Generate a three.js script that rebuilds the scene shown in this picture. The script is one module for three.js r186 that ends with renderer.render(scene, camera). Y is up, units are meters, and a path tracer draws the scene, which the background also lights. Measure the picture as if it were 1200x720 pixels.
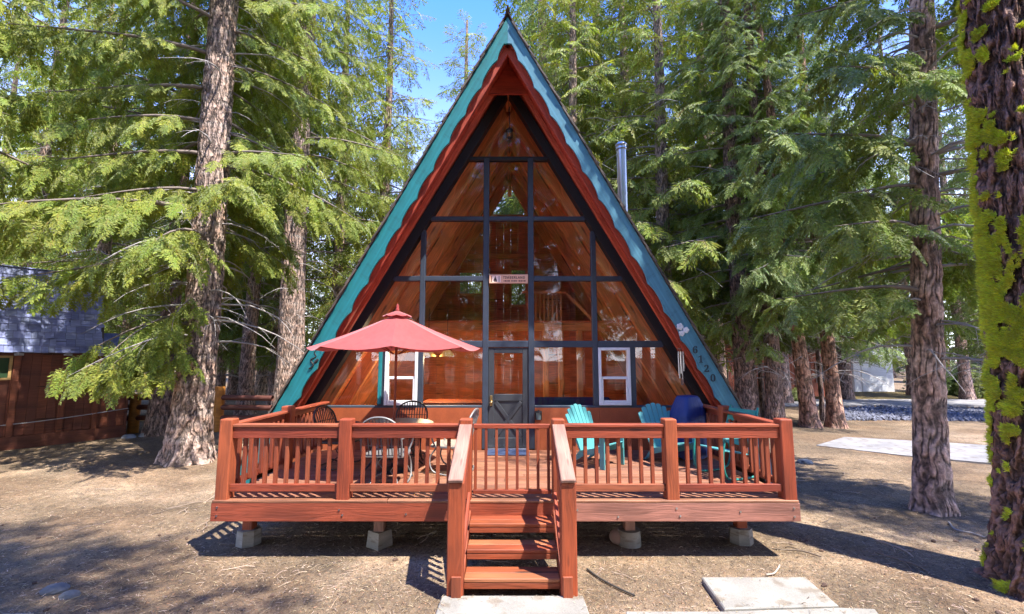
import * as THREE from 'three';
import { mergeGeometries } from 'three/addons/utils/BufferGeometryUtils.js';
import { FontLoader } from 'three/addons/loaders/FontLoader.js';
import { TextGeometry } from 'three/addons/geometries/TextGeometry.js';

// ---------------------------------------------------------------- camera, sky, sun, exposure
const lerp = (a, b, t) => a + (b - a) * t;
const scene = new THREE.Scene();
const F = 530, PITCH = Math.atan(60 / F), CAM = new THREE.Vector3(0, 2.45, 5.8);
const camera = new THREE.PerspectiveCamera(2 * Math.atan(360 / F) * 180 / Math.PI, 1024 / 614, 0.05, 900);
camera.position.copy(CAM);
camera.lookAt(CAM.x, CAM.y + Math.sin(PITCH), CAM.z - Math.cos(PITCH));
camera.updateMatrixWorld(true);

const SUN = new THREE.Vector3(0.42, 1, 0.35).normalize();
{ // clear mountain sky: deep blue overhead, horizon band brightened to add fill light, the same all round
  const w = 256, h = 128, d = new Float32Array(w * h * 4);
  for (let j = 0; j < h; j++) {
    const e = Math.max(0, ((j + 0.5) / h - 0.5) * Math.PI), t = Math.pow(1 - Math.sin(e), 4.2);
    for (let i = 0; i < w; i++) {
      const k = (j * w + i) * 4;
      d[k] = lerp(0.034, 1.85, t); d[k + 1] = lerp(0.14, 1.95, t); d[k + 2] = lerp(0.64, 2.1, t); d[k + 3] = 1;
    }
  }
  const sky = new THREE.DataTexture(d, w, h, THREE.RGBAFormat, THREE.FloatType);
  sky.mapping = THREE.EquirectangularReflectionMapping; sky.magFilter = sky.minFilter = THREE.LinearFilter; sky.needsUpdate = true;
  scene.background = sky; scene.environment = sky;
}
const sun = new THREE.DirectionalLight(new THREE.Color().setRGB(1, 0.945, 0.86), 3.5);
sun.position.copy(SUN).multiplyScalar(60); sun.castShadow = true;
sun.shadow.mapSize.set(4096, 4096);
Object.assign(sun.shadow.camera, { left: -30, right: 30, top: 30, bottom: -30, near: 1, far: 160 });
scene.add(sun); scene.add(sun.target);
const renderer = new THREE.WebGLRenderer({ antialias: true });
renderer.shadowMap.enabled = true;
renderer.toneMapping = THREE.LinearToneMapping;
renderer.toneMappingExposure = 3.8;

// ---------------------------------------------------------------- helpers
function rng(seed) { let a = seed >>> 0; return () => { a = (a + 0x6D2B79F5) | 0; let t = Math.imul(a ^ (a >>> 15), 1 | a); t = (t + Math.imul(t ^ (t >>> 7), 61 | t)) ^ t; return ((t ^ (t >>> 14)) >>> 0) / 4294967296; }; }
const V = (x, y, z) => new THREE.Vector3(x, y, z);
const clamp = (x, a = 0, b = 1) => Math.min(b, Math.max(a, x));
const smooth = (a, b, x) => { const t = clamp((x - a) / (b - a)); return t * t * (3 - 2 * t); };
// a photo pixel (1200 x 720) is a direction; the distance comes from the plane or ground it lies on
function dir(px, py) { const v = (360 - py) / F, c = Math.cos(PITCH), s = Math.sin(PITCH); return V((px - 600) / F, v * c + s, -(c - v * s)); }
function atZ(px, py, z) { const d = dir(px, py), k = (z - CAM.z) / d.z; return d.multiplyScalar(k).add(CAM); }
function atY(px, py, y = 0) { const d = dir(px, py), k = (y - CAM.y) / d.y; return d.multiplyScalar(k).add(CAM); }
// periodic value noise
const HT = new Float32Array(65536); { const r = rng(77); for (let i = 0; i < 65536; i++) HT[i] = r(); }
const hash2 = (x, y, s) => HT[(Math.imul(x, 374761) + Math.imul(y, 668265) + Math.imul(s, 1442695)) >>> 3 & 65535];
function vn(x, y, px, py, s = 0) {
  const xi = Math.floor(x), yi = Math.floor(y); let fx = x - xi, fy = y - yi; fx = fx * fx * (3 - 2 * fx); fy = fy * fy * (3 - 2 * fy);
  const x0 = ((xi % px) + px) % px, x1 = (x0 + 1) % px, y0 = ((yi % py) + py) % py, y1 = (y0 + 1) % py;
  const a = hash2(x0, y0, s), b = hash2(x1, y0, s), c = hash2(x0, y1, s), d = hash2(x1, y1, s);
  return a + (b - a) * fx + (c - a) * fy + (a - b - c + d) * fx * fy;
}
function fbm(u, v, fx, fy, oct = 4, s = 0) { let t = 0, a = 0.5, n = 0; for (let i = 0; i < oct; i++) { t += a * vn(u * fx, v * fy, fx, fy, s + i); n += a; a *= 0.5; fx *= 2; fy *= 2; } return t / n; }
const noise3 = (x, y, z, s = 0) => (vn(x, y + z * 0.7, 4096, 4096, s) + vn(y + 31.7, z + x * 0.6, 4096, 4096, s + 9) + vn(z + 11.3, x + y * 0.5, 4096, 4096, s + 17)) / 3;
function tex(w, h, fn, { srgb = true, gray = false } = {}) {
  const d = new Uint8Array(w * h * 4);
  for (let j = 0; j < h; j++) for (let i = 0; i < w; i++) {
    const c = fn(i / w, j / h, i, j), k = (j * w + i) * 4;
    if (gray) { d[k] = d[k + 1] = d[k + 2] = clamp(c) * 255; } else { d[k] = clamp(c[0]) * 255; d[k + 1] = clamp(c[1]) * 255; d[k + 2] = clamp(c[2]) * 255; }
    d[k + 3] = 255;
  }
  const t = new THREE.DataTexture(d, w, h); t.wrapS = t.wrapT = THREE.RepeatWrapping; t.magFilter = THREE.LinearFilter; t.minFilter = THREE.LinearMipmapLinearFilter; t.generateMipmaps = true;
  if (srgb) t.colorSpace = THREE.SRGBColorSpace; t.needsUpdate = true; return t;
}
function flipFaces(g) { // the same faces wound the other way
  if (g.index) { const a = g.index.array; for (let i = 0; i < a.length; i += 3) { const t = a[i + 1]; a[i + 1] = a[i + 2]; a[i + 2] = t; } }
  else for (const n of Object.keys(g.attributes)) {
    const at = g.attributes[n], k = at.itemSize, a = at.array;
    for (let i = 0; i < at.count; i += 3) for (let j = 0; j < k; j++) { const t = a[(i + 1) * k + j]; a[(i + 1) * k + j] = a[(i + 2) * k + j]; a[(i + 2) * k + j] = t; }
  }
  if (g.attributes.normal) { const n = g.attributes.normal.array; for (let i = 0; i < n.length; i++) n[i] = -n[i]; }
  return g;
}
const lin = (r, g, b) => new THREE.Color().setRGB(r, g, b);
const mat = (color, o = {}) => new THREE.MeshStandardMaterial({ color, roughness: 0.8, ...o });
const taken = {};
function numbered(name) { const n = taken[name] = (taken[name] ?? -1) + 1; return n ? name + '_' + String(n).padStart(3, '0') : name; }
function tag(o, label, category, group) { o.userData.label = label; o.userData.category = category; if (group) o.userData.group = group; return o; }
function thing(name, label, category, pos, group) { const g = new THREE.Group(); g.name = numbered(name); if (pos) g.position.copy(pos); tag(g, label, category, group); scene.add(g); return g; }
function add(parent, name, geo, m) { const o = new THREE.Mesh(geo, m); o.name = parent === scene ? numbered(name) : name; o.castShadow = o.receiveShadow = true; parent.add(o); return o; }
function structure(name, geo, m, label) { const o = add(scene, name, geo, m); o.userData.kind = 'structure'; if (label) o.userData.label = label; return o; }
function sub(parent, name) { const g = new THREE.Group(); g.name = name; parent.add(g); return g; }

// a box with chamfered edges (44 triangles), uv in metres with u along the longest side
function cbox(w, h, d, c = 0.006, seed = 0) {
  const r = rng(seed * 7919 + Math.round(w * 1000) + Math.round(h * 3000) + Math.round(d * 7000)), H = [w / 2, h / 2, d / 2];
  c = Math.min(c, H[0] * 0.45, H[1] * 0.45, H[2] * 0.45);
  const P = [], U = [], long = H[0] >= H[1] && H[0] >= H[2] ? 0 : H[1] >= H[2] ? 1 : 2, o1 = r() * 7, o2 = r() * 7;
  const pt = (sx, sy, sz, ax) => { const s = [sx, sy, sz]; return s.map((q, i) => q * (H[i] - (i === ax ? 0 : c))); };
  const quad = (a, b, cc, dd, ax) => {
    const n = V(...b).sub(V(...a)).cross(V(...cc).sub(V(...a))), ctr = V(...a).add(V(...cc)); if (n.dot(ctr) < 0) [b, dd] = [dd, b];
    const cr = [0, 1, 2].filter(i => i !== long), other = ax === long ? cr : [long, cr[0] === ax ? cr[1] : cr[0]];
    for (const q of [a, b, cc, a, cc, dd]) { P.push(...q); U.push(q[other[0]] + o1, q[other[1]] + o2 + ax * 0.31); }
  };
  for (let ax = 0; ax < 3; ax++) for (const s of [-1, 1]) {
    const q = [[-1, -1], [1, -1], [1, 1], [-1, 1]].map(([a, b]) => { const v = [0, 0, 0]; v[ax] = s; v[(ax + 1) % 3] = a; v[(ax + 2) % 3] = b; return pt(...v, ax); });
    quad(...q, ax);
  }
  for (let e = 0; e < 3; e++) { const a = (e + 1) % 3, b = (e + 2) % 3; for (const sa of [-1, 1]) for (const sb of [-1, 1]) {
    const mk = (se, ax) => { const v = [0, 0, 0]; v[e] = se; v[a] = sa; v[b] = sb; return pt(...v, ax); };
    quad(mk(-1, a), mk(1, a), mk(1, b), mk(-1, b), a);
  } }
  for (const sx of [-1, 1]) for (const sy of [-1, 1]) for (const sz of [-1, 1]) {
    let t = [0, 1, 2].map(ax => pt(sx, sy, sz, ax)); const n = V(...t[1]).sub(V(...t[0])).cross(V(...t[2]).sub(V(...t[0])));
    if (n.dot(V(sx, sy, sz)) < 0) t = [t[0], t[2], t[1]]; for (const q of t) { P.push(...q); U.push(q[long] + o1, q[(long + 1) % 3] + o2); }
  }
  const g = new THREE.BufferGeometry(); g.setAttribute('position', new THREE.Float32BufferAttribute(P, 3)); g.setAttribute('uv', new THREE.Float32BufferAttribute(U, 2)); g.computeVertexNormals(); return g;
}
const at = (o, x, y, z, rx = 0, ry = 0, rz = 0) => { o.position.set(x, y, z); o.rotation.set(rx, ry, rz); return o; };
function basis(o, e1, e2, e3, pos) { const m = new THREE.Matrix4().makeBasis(e1, e2, e3).setPosition(pos); m.decompose(o.position, o.quaternion, o.scale); return o; }
// a bar from a to b: length along x, height along the given up direction
function bar(parent, name, a, b, h, d, m, up = V(0, 1, 0), seed = 0, ch = 0.006) {
  const e1 = b.clone().sub(a), L = e1.length(); e1.normalize(); const e3 = e1.clone().cross(up).normalize(), e2 = e3.clone().cross(e1);
  const o = add(parent, name, cbox(L, h, d, ch, seed), m); return basis(o, e1, e2, e3, a.clone().add(b).multiplyScalar(0.5));
}
function quadGeo(list) { // list of [a,b,c,d] corner points, uv in metres
  const P = [], U = [];
  for (const q of list) { const e = V().subVectors(q[1], q[0]).normalize(), n = V().subVectors(q[1], q[0]).cross(V().subVectors(q[2], q[0])).normalize(), f = n.clone().cross(e);
    for (const k of q.length === 4 ? [0, 1, 2, 0, 2, 3] : [0, 1, 2]) { const p = q[k]; P.push(p.x, p.y, p.z); U.push(p.dot(e), p.dot(f)); } }
  const g = new THREE.BufferGeometry(); g.setAttribute('position', new THREE.Float32BufferAttribute(P, 3)); g.setAttribute('uv', new THREE.Float32BufferAttribute(U, 2)); g.computeVertexNormals(); return g;
}
function hexa(p) { // 8 corners: 0-3 one face in order, 4-7 the opposite face
  const [a, b, c, d, e, f, g, h] = p, ctr = p.reduce((s, q) => s.add(q), V()).multiplyScalar(1 / 8);
  return quadGeo([[a, b, c, d], [e, h, g, f], [a, e, f, b], [b, f, g, c], [c, g, h, d], [d, h, e, a]].map(q => { const n = V().subVectors(q[1], q[0]).cross(V().subVectors(q[2], q[0])); return n.dot(V().addVectors(q[0], q[2]).multiplyScalar(0.5).sub(ctr)) < 0 ? [q[0], q[3], q[2], q[1]] : q; }));
}
function tube(points, r, seg = 24, rad = 6, closed = false) { return new THREE.TubeGeometry(new THREE.CatmullRomCurve3(points, closed), seg, r, rad, closed); }
function placed(g, x = 0, y = 0, z = 0, rx = 0, ry = 0, rz = 0) { g.applyMatrix4(new THREE.Matrix4().compose(V(x, y, z), new THREE.Quaternion().setFromEuler(new THREE.Euler(rx, ry, rz)), V(1, 1, 1))); return g; }

// ---------------------------------------------------------------- textures and materials
const woodTex = tex(512, 512, (u, v) => {
  const warp = fbm(u, v, 2, 4, 3, 3) * 0.35, g = fbm(u, v + warp, 3, 48, 4, 11), fine = vn(u * 12, v * 256, 12, 256, 5), blot = fbm(u, v, 4, 5, 4, 21), wear = smooth(0.56, 0.72, fbm(u, v, 7, 9, 5, 33));
  const kn = 1 - 0.5 * smooth(0.82, 0.95, vn(u * 5, v * 11, 5, 11, 40));
  const k = (0.70 + 0.27 * g + 0.10 * (fine - 0.5)) * (0.82 + 0.32 * blot) * kn;
  return [lerp(k, 0.98, wear * 0.35), lerp(k * 0.98, 0.94, wear * 0.42), lerp(k * 0.96, 0.92, wear * 0.42)];
});
const woodBump = tex(256, 512, (u, v) => { const w = fbm(u, v, 2, 4, 3, 3) * 0.35; return 0.6 * fbm(u, v + w, 3, 48, 4, 11) + 0.4 * vn(u * 12, v * 256, 12, 256, 5); }, { gray: true, srgb: false });
for (const t of [woodTex, woodBump]) t.repeat.set(0.5, 1.1);
const wood = (r, g, b, o = {}) => new THREE.MeshStandardMaterial({ color: lin(r, g, b), map: woodTex, bumpMap: woodBump, bumpScale: 0.004, roughness: 0.62, ...o });
const plasterTex = tex(256, 256, (u, v) => { const k = 0.86 + 0.2 * (fbm(u, v, 6, 6, 5, 51) - 0.5) + 0.08 * (vn(u * 128, v * 128, 128, 128, 8) - 0.5); return [k, k, k]; });
const paint = (r, g, b, o = {}) => new THREE.MeshStandardMaterial({ color: lin(r, g, b), map: plasterTex, roughness: 0.6, ...o });
const wearTex = tex(512, 512, (u, v) => { const g = fbm(u, v, 2, 46, 4, 411), k = 0.86 + 0.20 * (g - 0.5) + 0.10 * (fbm(u, v, 5, 5, 4, 415) - 0.5), p = smooth(0.60, 0.68, fbm(u, v, 10, 26, 5, 420)) * smooth(0.42, 0.62, fbm(u, v, 3, 3, 3, 430)), d = smooth(0.62, 0.74, fbm(u, v, 20, 8, 4, 440)); const q = k * (1 - 0.06 * d); return [lerp(q, 0.95, p * 0.75), lerp(q, 0.95, p * 0.5), lerp(q, 0.93, p * 0.45)]; });
const concreteTex = tex(512, 512, (u, v) => { const st = smooth(0.55, 0.75, fbm(u, v, 9, 9, 4, 66)), k = 0.80 + 0.28 * (fbm(u, v, 4, 4, 6, 61) - 0.5) + 0.14 * (vn(u * 256, v * 256, 256, 256, 3) - 0.5) - 0.10 * st; return [k, k * lerp(0.985, 0.94, st), k * lerp(0.95, 0.86, st)]; });
concreteTex.repeat.set(0.7, 0.7);

const M = {
  deckBoard: [wood(0.360, 0.150, 0.078), wood(0.320, 0.126, 0.066), wood(0.400, 0.179, 0.101), wood(0.350, 0.155, 0.094)],
  rails: [wood(0.360, 0.064, 0.023, { roughness: 0.68 }), wood(0.400, 0.087, 0.033, { roughness: 0.75 }), wood(0.310, 0.050, 0.020, { roughness: 0.68 }), wood(0.410, 0.116, 0.051, { roughness: 0.7 })], posts: [wood(0.390, 0.076, 0.022, { roughness: 0.68 }), wood(0.430, 0.097, 0.030, { roughness: 0.75 }), wood(0.350, 0.062, 0.020, { roughness: 0.68 })], balusters: [wood(0.330, 0.068, 0.023, { roughness: 0.7 }), wood(0.370, 0.089, 0.034, { roughness: 0.75 }), wood(0.280, 0.054, 0.021, { roughness: 0.7 })],
  fascia: [wood(0.360, 0.073, 0.031), wood(0.450, 0.195, 0.145)], hand: wood(0.440, 0.250, 0.195), tread: wood(0.360, 0.082, 0.030), treads: [wood(0.400, 0.102, 0.035), wood(0.460, 0.165, 0.070), wood(0.350, 0.078, 0.028)],
  dark: mat(lin(0.012, 0.014, 0.018), { roughness: 0.5 }), slate: paint(0.045, 0.062, 0.095, { roughness: 0.5 }), slateTrim: paint(0.055, 0.085, 0.12),
  door: paint(0.055, 0.062, 0.075, { roughness: 0.5 }), teal: paint(0.010, 0.255, 0.28, { roughness: 0.65, map: wearTex }), tealSunlit: paint(0.10, 0.315, 0.435, { roughness: 0.75, map: wearTex }),  // right trim board: same turquoise paint, sunlight put into its paler colour
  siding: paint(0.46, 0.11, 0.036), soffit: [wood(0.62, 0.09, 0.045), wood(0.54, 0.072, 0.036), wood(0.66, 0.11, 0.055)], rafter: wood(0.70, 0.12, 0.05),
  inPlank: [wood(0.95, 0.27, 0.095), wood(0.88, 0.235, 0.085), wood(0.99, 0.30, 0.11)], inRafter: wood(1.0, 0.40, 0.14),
  white: mat(lin(0.72, 0.72, 0.74), { roughness: 0.4 }), concrete: new THREE.MeshStandardMaterial({ color: lin(0.42, 0.41, 0.385), map: concreteTex, bumpMap: concreteTex, bumpScale: 0.004, roughness: 0.9 }),
  steel: mat(lin(0.55, 0.56, 0.58), { metalness: 1, roughness: 0.28 }), iron: mat(lin(0.03, 0.028, 0.027), { roughness: 0.45, metalness: 0.4 }), brass: mat(lin(0.5, 0.36, 0.16), { metalness: 1, roughness: 0.35 }),
  pane: new THREE.MeshPhysicalMaterial({ color: lin(0.97, 0.98, 0.98), transmission: 1, roughness: 0.0, thickness: 0, ior: 1.66 }),
};
M.rail = M.rails[0]; M.post = M.posts[0]; M.baluster = M.balusters[0];

// ---------------------------------------------------------------- ground
function groundY(x, z) {
  const near = smooth(4.2, 7.5, Math.max(Math.abs(x) * 1.0, Math.abs(z + 5) * 0.75));
  return (0.018 * (fbm(x / 64 + 0.5, z / 64 + 0.5, 90, 90, 3, 70) - 0.5)) + near * 0.16 * (fbm(x / 64 + 0.5, z / 64 + 0.5, 14, 14, 3, 71) - 0.5) - 0.012;
}
const litter = (() => { // pine needles, bark crumbs and dust
  const N = 1024, P = new Float32Array(N * N * 3), r = rng(5);
  for (let j = 0; j < N; j++) for (let i = 0; i < N; i++) {
    const u = i / N, v = j / N, a = fbm(u, v, 6, 6, 5, 80), b = vn(u * 300, v * 300, 300, 300, 81), c = fbm(u, v, 40, 40, 3, 82), k = (j * N + i) * 3, s = 0.42 + 0.3 * a + 0.22 * (b - 0.5) + 0.25 * (c - 0.5);
    P[k] = s * 0.98; P[k + 1] = s * 0.86; P[k + 2] = s * 0.74;
  }
  const cols = [[0.86, 0.74, 0.56], [0.74, 0.6, 0.44], [0.55, 0.4, 0.28], [0.9, 0.82, 0.68], [0.36, 0.25, 0.18], [0.68, 0.62, 0.55]];
  for (let n = 0; n < 26000; n++) {
    let x = r() * N, y = r() * N; const t = r() * 6.283, L = 8 + r() * 22, bend = (r() - 0.5) * 0.05, c = cols[Math.floor(r() * 6)], al = 0.45 + r() * 0.5; let th = t;
    for (let s = 0; s < L; s++) { x += Math.cos(th); y += Math.sin(th); th += bend; const k = ((((y | 0) % N + N) % N) * N + (((x | 0) % N + N) % N)) * 3; for (let q = 0; q < 3; q++) P[k + q] = lerp(P[k + q], c[q], al); }
  }
  for (let n = 0; n < 1500; n++) { const cx = r() * N, cy = r() * N, rr = 1.5 + r() * 4, e = 0.4 + r() * 0.6, t = r() * 3.14, d = r() < 0.6 ? 0.32 : 0.75;
    for (let y = -rr; y <= rr; y++) for (let x = -rr; x <= rr; x++) { const a = x * Math.cos(t) + y * Math.sin(t), b = (-x * Math.sin(t) + y * Math.cos(t)) / e; if (a * a + b * b > rr * rr) continue; const k = ((((cy + y) | 0) + N) % N * N + (((cx + x) | 0) + N) % N) * 3; P[k] = d; P[k + 1] = d * 0.8; P[k + 2] = d * 0.66; } }
  const g = tex(N, N, (u, v, i, j) => { const k = (j * N + i) * 3; return [P[k], P[k + 1], P[k + 2]]; });
  const b = tex(N, N, (u, v, i, j) => { const k = (j * N + i) * 3; return P[k]; }, { gray: true, srgb: false });
  g.repeat.set(1 / 2.6, 1 / 2.6); b.repeat.set(1 / 2.6, 1 / 2.6); return { g, b };
})();
{
  const n = 300, P = [], U = [], C = [], I = [], warp = t => Math.sign(t) * (26 * Math.abs(t) + 374 * Math.pow(Math.abs(t), 5));
  for (let j = 0; j <= n; j++) for (let i = 0; i <= n; i++) {
    const x = warp(i / n * 2 - 1), z = warp(j / n * 2 - 1) - 4; P.push(x, groundY(x, z), z); U.push(x, z);
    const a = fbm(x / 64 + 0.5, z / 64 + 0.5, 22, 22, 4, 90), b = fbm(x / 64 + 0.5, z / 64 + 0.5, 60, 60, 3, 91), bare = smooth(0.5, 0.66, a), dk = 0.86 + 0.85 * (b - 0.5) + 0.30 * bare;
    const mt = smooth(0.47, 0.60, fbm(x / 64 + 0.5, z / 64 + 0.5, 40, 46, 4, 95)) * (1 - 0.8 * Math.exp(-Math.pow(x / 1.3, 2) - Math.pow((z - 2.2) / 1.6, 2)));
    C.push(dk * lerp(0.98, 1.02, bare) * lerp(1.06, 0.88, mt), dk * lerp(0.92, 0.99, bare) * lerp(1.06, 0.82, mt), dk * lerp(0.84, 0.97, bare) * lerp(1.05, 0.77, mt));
  }
  for (let j = 0; j < n; j++) for (let i = 0; i < n; i++) { const a = j * (n + 1) + i; I.push(a, a + n + 1, a + 1, a + 1, a + n + 1, a + n + 2); }
  const g = new THREE.BufferGeometry(); g.setAttribute('position', new THREE.Float32BufferAttribute(P, 3)); g.setAttribute('uv', new THREE.Float32BufferAttribute(U, 2)); g.setAttribute('color', new THREE.Float32BufferAttribute(C, 3)); g.setIndex(I); g.computeVertexNormals();
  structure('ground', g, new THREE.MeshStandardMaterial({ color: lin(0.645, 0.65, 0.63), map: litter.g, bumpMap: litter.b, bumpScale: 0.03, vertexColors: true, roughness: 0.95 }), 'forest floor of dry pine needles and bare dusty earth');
}

// ---------------------------------------------------------------- the cabin
const HX = -0.08, RH = 8.85, RM = 1.708, RK = Math.hypot(1, RM) / RM, ZW = -3.2, ZB = -9.2, DECK = 0.71;
const half = (y, t) => (RH - y) / RM - t * RK, topY = t => RH - t * RK * RM;
const zF = y => -2.0 - 0.72 * (RH - y) / RH;
const RP = (s, y, t, z) => V(HX + s * Math.max(0, half(y, t)), y, z);
const cabin = thing('a_frame_cabin', 'red A-frame cabin with scalloped turquoise roof trim and a tall glass gable', 'cabin');
const nIn = s => V(-s * RM, -1, 0).normalize();
const wallX = px => atZ(px, 400, ZW).x, wallY = py => atZ(600, py, ZW).y;
// flat ring of roof between two depths t0..t1, from height ya down to yb, front zf(y) to back
function slab(s, ya0, yb, t0, t1, zf, zb) {
  const ya = Math.min(ya0, topY(t1) + 99), a0 = Math.min(ya, topY(t0)), a1 = Math.min(ya, topY(t1));
  return hexa([RP(s, a0, t0, zf(a0)), RP(s, yb, t0, zf(yb)), RP(s, yb, t1, zf(yb)), RP(s, a1, t1, zf(a1)), RP(s, a0, t0, zb), RP(s, yb, t0, zb), RP(s, yb, t1, zb), RP(s, a1, t1, zb)]);
}
const shakeMats = [wood(0.16, 0.125, 0.10), wood(0.125, 0.10, 0.085), wood(0.20, 0.16, 0.13), wood(0.10, 0.085, 0.075)];
const coreMat = wood(0.10, 0.06, 0.045);
const roof = {};
for (const s of [-1, 1]) {
  const R = sub(cabin, 'roof'); roof[s] = R; const r = rng(s + 40);
  add(R, 'roof_deck', slab(s, RH, 0.06, 0.035, 0.2, y => zF(y) - 0.05, ZB), coreMat);
  // plank ceiling, each plank running from the gable to the back
  const N = 48, y0 = topY(0.245), dy = (y0 - 0.62) / N;
  for (let i = 0; i < N; i++) { const a = y0 - i * dy - 0.004, b = y0 - (i + 1) * dy + 0.004; const zf = y => zF(y) - 0.05;
    const g = hexa([RP(s, a, 0.2, zf(a)), RP(s, b, 0.2, zf(b)), RP(s, b, 0.24, zf(b)), RP(s, a, 0.24, zf(a)), RP(s, a, 0.2, ZW), RP(s, b, 0.2, ZW), RP(s, b, 0.24, ZW), RP(s, a, 0.24, ZW)]);
    add(R, 'soffit_plank', g, M.soffit[Math.floor(r() * 3)]);
    const h = hexa([RP(s, a, 0.2, ZW - 0.002), RP(s, b, 0.2, ZW - 0.002), RP(s, b, 0.24, ZW - 0.002), RP(s, a, 0.24, ZW - 0.002), RP(s, a, 0.2, ZB), RP(s, b, 0.2, ZB), RP(s, b, 0.24, ZB), RP(s, a, 0.24, ZB)]);
    add(R, 'ceiling_plank', h, M.inPlank[Math.floor(r() * 3)]); }
  // wood shakes in courses; the row of end shakes at the gable is ragged
  const NC = 44; for (let i = 0; i < NC; i++) { const a = RH + 0.02 - i * (RH - 0.05) / NC, b = Math.max(0.02, a - (RH - 0.05) / NC - 0.07);
    const zj = 0.055 + r() * 0.03, w = 0.22 + r() * 0.2, lift = 0.012 + r() * 0.012, mk = (zf, zb) => hexa([RP(s, a, 0.012, zf(a)), RP(s, b, -lift, zf(b)), RP(s, b, 0.030 - lift, zf(b)), RP(s, a, 0.034, zf(a)), RP(s, a, 0.012, zb), RP(s, b, -lift, zb), RP(s, b, 0.030 - lift, zb), RP(s, a, 0.034, zb)]);
    const ze = zF(b) - w; add(R, 'shake', mk(y => zF(y) + zj, ze), shakeMats[Math.floor(r() * 4)]);
    add(R, 'shake_course', mk(() => ze - 0.008, ZB - 0.1), shakeMats[Math.floor(r() * 4)]); }
  // scalloped trim board
  const A = V(HX, topY(0.035), zF(topY(0.035))), Ft = RP(s, 0.05, 0.035, zF(0.05)), e1 = Ft.clone().sub(A), L = e1.length(); e1.normalize();
  const e2 = nIn(s), e3 = e1.clone().cross(e2), cut = w => w * (RM / Math.hypot(1, RM)) / Math.abs(e1.x);
  const sh = new THREE.Shape(), pitch = 0.6, wd = q => { const f = ((q - 0.2) / pitch % 1 + 1) % 1, d = Math.abs(f - 0.5) * 2; return 0.195 + 0.05 * Math.pow(d, 2.6) + 0.06 * smooth(0, 7, q); };
  sh.moveTo(0, 0); sh.lineTo(cut(0.255), 0.255); for (let q = cut(0.255) + 0.04; q < L; q += 0.03) sh.lineTo(q, wd(q)); sh.lineTo(L, wd(L)); sh.lineTo(L, 0);
  const bg = new THREE.ExtrudeGeometry(sh, { depth: 0.045, bevelEnabled: false, curveSegments: 1 });
  const bo = basis(add(R, 'trim_board', bg, s < 0 ? M.teal : M.tealSunlit), e1, e2, e3, A.clone().add(V(0, 0, s > 0 ? 0.03 : -0.015)));
  bo.userData.label = s < 0 ? 'bright turquoise scalloped trim board' : 'weathered scalloped trim board, same turquoise with sunlit paleness put into its colour';
  // thin red board behind the scallops, outer rafter, middle rafter
  bar(R, 'fly_rafter', RP(s, topY(0.30), 0.30, zF(topY(0.30)) - 0.1), RP(s, 0.75, 0.30, zF(0.75) - 0.1), 0.12, 0.07, M.soffit[1], nIn(s), 3);
  bar(R, 'rafter', RP(s, topY(0.29), 0.29, -2.74), RP(s, 0.75, 0.29, -2.98), 0.09, 0.09, M.rafter, nIn(s), 4);
  // interior rafters
  for (let k = 0; k < 4; k++) bar(R, 'rafter', RP(s, topY(0.38), 0.38, -3.85 - k * 1.3), RP(s, 0.75, 0.38, -3.85 - k * 1.3), 0.30, 0.14, M.inRafter, nIn(s), 5 + k);
  // the dark gable beam
  const t0 = 0.275, t1 = 0.455, za = ZW + 0.11, zb = ZW - 0.11;
  add(cabin, 'gable_beam', hexa([V(HX, topY(t0), za), RP(s, 0.4, t0, za), RP(s, 0.4, t1, za), V(HX, topY(t1), za), V(HX, topY(t0), zb), RP(s, 0.4, t0, zb), RP(s, 0.4, t1, zb), V(HX, topY(t1), zb)]), M.dark);
}
add(cabin, 'ridge_beam', placed(cbox(0.12, 0.3, 6.4, 0.01, 2), HX, topY(0.245) - 0.28, -5.95), M.inRafter);
add(cabin, 'ridge_cap', hexa([V(HX - 0.12, RH - 0.13, -2.2), V(HX + 0.12, RH - 0.13, -2.2), V(HX + 0.01, RH + 0.085, -1.87), V(HX - 0.01, RH + 0.085, -1.87), V(HX - 0.12, RH - 0.13, ZB - 0.1), V(HX + 0.12, RH - 0.13, ZB - 0.1), V(HX + 0.01, RH + 0.085, ZB - 0.1), V(HX - 0.01, RH + 0.085, ZB - 0.1)]), shakeMats[3]);
{ // small triangular panel and hanging lantern under the ridge
  add(cabin, 'ridge_panel', new THREE.ExtrudeGeometry(new THREE.Shape([new THREE.Vector2(HX - 0.4, topY(0.25) - 0.67), new THREE.Vector2(HX + 0.4, topY(0.25) - 0.67), new THREE.Vector2(HX, topY(0.25) - 0.02)]), { depth: 0.04, bevelEnabled: false }).translate(0, 0, -2.72), M.soffit[0]);
}
// glazing bars
const inner = y => half(y, 0.48);
const LV = { a: wallY(187), b: wallY(257), c: wallY(327), d: wallY(403.5), sill: wallY(476) };
const barH = (y, x0, x1, h, m, nm = 'transom') => add(cabin, nm, placed(cbox(x1 - x0, h, 0.11, 0.008, Math.round(y * 10)), (x0 + x1) / 2, y, ZW), m);
const barV = (x, y0, y1, w, m, nm = 'mullion') => add(cabin, nm, placed(cbox(w, y1 - y0, 0.12, 0.008, Math.round(x * 10)), x, (y0 + y1) / 2, ZW + 0.004), m);
barH(LV.a, HX - inner(LV.a) - 0.04, HX + inner(LV.a) + 0.04, 0.085, M.dark); barH(LV.b, HX - inner(LV.b) - 0.04, HX + inner(LV.b) + 0.04, 0.09, M.slate);
barH(LV.c, HX - inner(LV.c) - 0.04, HX + inner(LV.c) + 0.04, 0.10, M.slate); barH(LV.d, HX - inner(LV.d) - 0.04, HX + inner(LV.d) + 0.04, 0.13, M.slate);
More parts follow.
